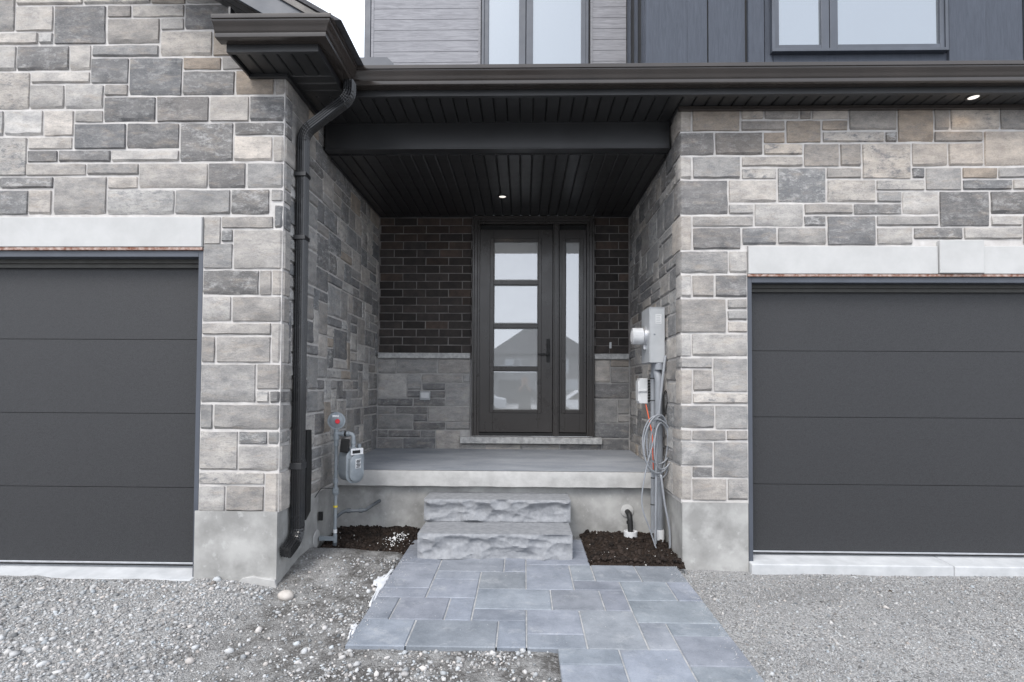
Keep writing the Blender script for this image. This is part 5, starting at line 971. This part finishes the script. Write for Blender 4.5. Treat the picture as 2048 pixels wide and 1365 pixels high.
# outlet and doorbell wire on the entry wall
oc = on_y(850, 792, YB - .02); t = thing('outlet_box', (oc.x, YB, oc.z - .04), 'grey weatherproof outlet box on the stone of the entry wall', 'outlet')
MB().box(oc.x - .062, oc.x + .062, YB - .035, YB - .002, oc.z - .052, oc.z + .052).obj('base', 'boxgrey', t, bevel=.008)
MB().box(oc.x - .050, oc.x + .050, YB - .052, YB - .0355, oc.z - .030, oc.z + .038).obj('flip_cover', 'white', t, bevel=.010)
MB().lathe([(0, 0), (.006, 0), (.006, .012), (0, .012)], (oc.x, YB - .03, oc.z - .058), (0, 0, -1), 10).obj('latch', 'metergrey', t)
p = on_y(1221, 691, YB - .015); t = MB().box(p.x - .012, p.x + .012, YB - .020, YB - .004, p.z - .036, p.z + .036).obj('doorbell_bracket', 'white', None, bevel=.003); tag(t, 'small white doorbell bracket on the black brick beside the sidelight', 'bracket')
# ------------------------------------------------------------------ across the street (seen in the glass)
rd_ = MB().box(-250, 250, -23, -15, -.5, -.13).obj('road', pm('asphalt', (.05, .05, .052), (.07, .07, .072), 5, .9), None); struct(rd_)
def house(label, x, y, wd, dp_, eave, ridge, hip, wall, roofc):
    t = thing('house', (x, y, -.16), label, 'house', 'houses across the street')
    MB().box(x - wd / 2, x + wd / 2, y - dp_, y, -.16, eave).obj('wall', wall, t)
    o = .4; A = [(x - wd / 2 - o, y + o, eave), (x + wd / 2 + o, y + o, eave), (x + wd / 2 + o, y - dp_ - o, eave), (x - wd / 2 - o, y - dp_ - o, eave)]
    if hip: m = MB().add(A + [(x - wd * .16, y - dp_ / 2, ridge), (x + wd * .16, y - dp_ / 2, ridge)], [(0, 1, 5, 4), (1, 2, 5), (2, 3, 4, 5), (3, 0, 4), (3, 2, 1, 0)])
    else: m = MB().add(A + [(x, y + o, ridge), (x, y - dp_ - o, ridge)], [(0, 1, 4), (1, 2, 5, 4), (2, 3, 5), (3, 0, 4, 5), (3, 2, 1, 0)])
    m.obj('roof', roofc, t)
    for wx_, wz_ in ((-.28, eave * .60), (.2, eave * .60), (.3, eave * .18)):
        f = MB().box(x + wx_ * wd - .8, x + wx_ * wd + .8, y + .001, y + .06, wz_, wz_ + 1.35).obj('window', 'white', t)
        for s_ in (-1, 1): MB().box(x + wx_ * wd + s_ * .38 - .32, x + wx_ * wd + s_ * .38 + .32, y + .061, y + .07, wz_ + .1, wz_ + 1.25).obj('pane', 'winglass', f)
    MB().box(x - wd * .42, x - wd * .42 + 2.6, y + .001, y + .05, -.1, 2.1).obj('garage_door', 'garage', t)
    MB().box(x + .1, x + 1.1, y + .001, y + .05, -.1, 2.05).obj('door', 'doorpaint', t)
greyw = pm('grey_house_wall', (.20, .20, .205), (.26, .26, .26), 4, .9); darkw = pm('dark_house_wall', (.07, .075, .085), (.1, .105, .115), 4, .9)
house('grey hip-roofed house across the street', 1.6, -40, 9.5, 10, 4.6, 7.6, True, greyw, 'shingle')
house('dark gabled house across the street beside the hip-roofed house', -7.2, -31, 7.5, 10, 3.4, 6.6, False, darkw, 'shingle')
house('pale gabled house across the street on the other side of the hip-roofed house', 11.5, -36, 8.5, 10, 4.6, 7.4, False, pm('pale_house_wall', (.36, .355, .35), None, 4, .9), 'shingle')
def car(label, x, y, paint):
    t = thing('parked_car', (x, y, -.14), label, 'car', 'cars parked along the street'); z = -.14
    m = MB(); prof = [(-2.2, .35), (-2.25, .75), (-1.4, .95), (-.7, 1.42), (.9, 1.45), (1.75, .98), (2.2, .92), (2.25, .4)]
    m.prism([(x + a, z + b) for a, b in prof], 'y', y - .88, y + .88); bd = m.obj('body', paint, t, bevel=.07, seg=3)
    for s_, yy in ((1, y + .882), (-1, y - .882)):
        m = MB(); m.prism([(x - 1.2, z + .97), (x - .68, z + 1.34), (x + .85, z + 1.36), (x + 1.5, z + 1.0)], 'y', yy - .006 if s_ > 0 else yy - .004, yy + .004 if s_ > 0 else yy + .006); m.obj('side_window', 'rubber', bd)
        for wx_ in (-1.38, 1.38):
            wh = MB().lathe([(0, 0), (.33, 0), (.33, .2), (0, .2)], (x + wx_, yy - .19 * s_ if s_ > 0 else yy + .19, z + .33), (0, s_, 0), 24).obj('wheel', 'rubber', t); MB().lathe([(0, 0), (.2, 0), (.18, .012), (0, .012)], (x + wx_, yy + .0105 * s_, z + .33), (0, s_, 0), 18).obj('rim', 'galv', wh)
car('white car parked in front of the hip-roofed house', 3.3, -14.2, pm('white_car_paint', (.75, .75, .76), None, 3, .2, spec=.6)); car('pale silver car parked in front of the dark gabled house', -3.2, -17.5, pm('silver_car_paint', (.55, .56, .57), None, 3, .25, spec=.6))
# person taking the photograph, seen in the pane
def person():
    X0, Y0, Z0 = .02, -.42, -.06; J_ = {}
    pts = [('pel', (0, 0, .93), .15), ('wst', (0, 0, 1.1), .135), ('che', (0, .0, 1.32), .155), ('nec', (0, .01, 1.48), .055), ('hd0', (0, .02, 1.56), .075), ('hd1', (0, .02, 1.66), .092), ('hd2', (0, .01, 1.75), .055),
      ('ls', (-.18, 0, 1.40), .07), ('le', (-.27, .12, 1.18), .052), ('lw', (-.09, .28, 1.44), .034), ('lh', (-.055, .30, 1.50), .03), ('rs', (.18, 0, 1.40), .07), ('re', (.27, .12, 1.18), .052), ('rw', (.09, .28, 1.44), .034), ('rh', (.055, .30, 1.50), .03),
      ('lk', (-.11, .02, .50), .068), ('la', (-.12, 0, .10), .045), ('lf', (-.13, .16, .045), .04), ('rk', (.11, .02, .50), .068), ('ra', (.12, 0, .10), .045), ('rf', (.13, .16, .045), .04), ('lp', (-.10, 0, .84), .095), ('rp', (.10, 0, .84), .095)]
    E_ = 'pel-wst wst-che che-nec nec-hd0 hd0-hd1 hd1-hd2 che-ls ls-le le-lw lw-lh che-rs rs-re re-rw rw-rh pel-lp lp-lk lk-la la-lf pel-rp rp-rk rk-ra ra-rf'.split()
    for s_, k in ((-1, 'l'), (1, 'r')):
        for q in range(4): pts.append((k + 'g%d' % q, (s_ * (.050 - .003 * q), .33 - .004 * q, 1.535 - .018 * q), .009)); pts.append((k + 'k%d' % q, (s_ * .022, .345, 1.54 - .018 * q), .008)); E_ += ['%sh-%sg%d' % (k, k, q), '%sg%d-%sk%d' % (k, q, k, q)]
        pts.append((k + 't', (s_ * .035, .285, 1.47), .010)); E_.append('%sh-%st' % (k, k))
    ix = {p[0]: i for i, p in enumerate(pts)}; me = bpy.data.meshes.new('person'); me.from_pydata([p[1] for p in pts], [tuple(ix[a] for a in e.split('-')) for e in E_], [])
    o = put('person', me, None, None, Vector((X0, Y0, Z0))); md = o.modifiers.new('skin', 'SKIN'); sv = me.skin_vertices[0].data
    for i, p in enumerate(pts): sv[i].radius = (p[2], p[2] * (.78 if p[0] in ('pel', 'wst', 'che') else 1)); sv[i].use_root = p[0] == 'pel'
    md.use_smooth_shade = True; o.modifiers.new('subd', 'SUBSURF').render_levels = 2
    s = NT('dark_coat_and_skin'); sp_ = s.n('ShaderNodeSeparateXYZ'); lk(s.t, s.co, sp_.inputs[0])
    m1 = s.math('MAXIMUM', s.math('GREATER_THAN', sp_.outputs[2], 1.51), s.math('GREATER_THAN', sp_.outputs[1], .275)); hair = s.math('MULTIPLY', s.math('GREATER_THAN', sp_.outputs[2], 1.70), s.math('LESS_THAN', sp_.outputs[1], .09))
    c = s.mix(m1, s.mix(s.math('GREATER_THAN', sp_.outputs[2], .88), (.03, .035, .05), (.035, .037, .042)), (.42, .27, .2)); c = s.mix(hair, c, (.03, .02, .015)); me.materials.append(s.fin(c, .8))
    tag(o, 'person in a dark coat raising a camera with both hands', 'person'); WP[o.name] = Vector((X0, Y0, Z0))
    t = thing('handheld_camera', (X0, Y0 + .30, 1.42), 'small black camera held in the person\'s raised hands', 'camera'); MB().box(X0 - .045, X0 + .045, Y0 + .285, Y0 + .335, 1.40, 1.475).obj('body', 'rubber', t, bevel=.006); MB().lathe([(0, 0), (.026, 0), (.026, .04), (0, .04)], (X0, Y0 + .335, 1.432), (0, 1, 0), 20).obj('lens', 'rubber', t)
person()
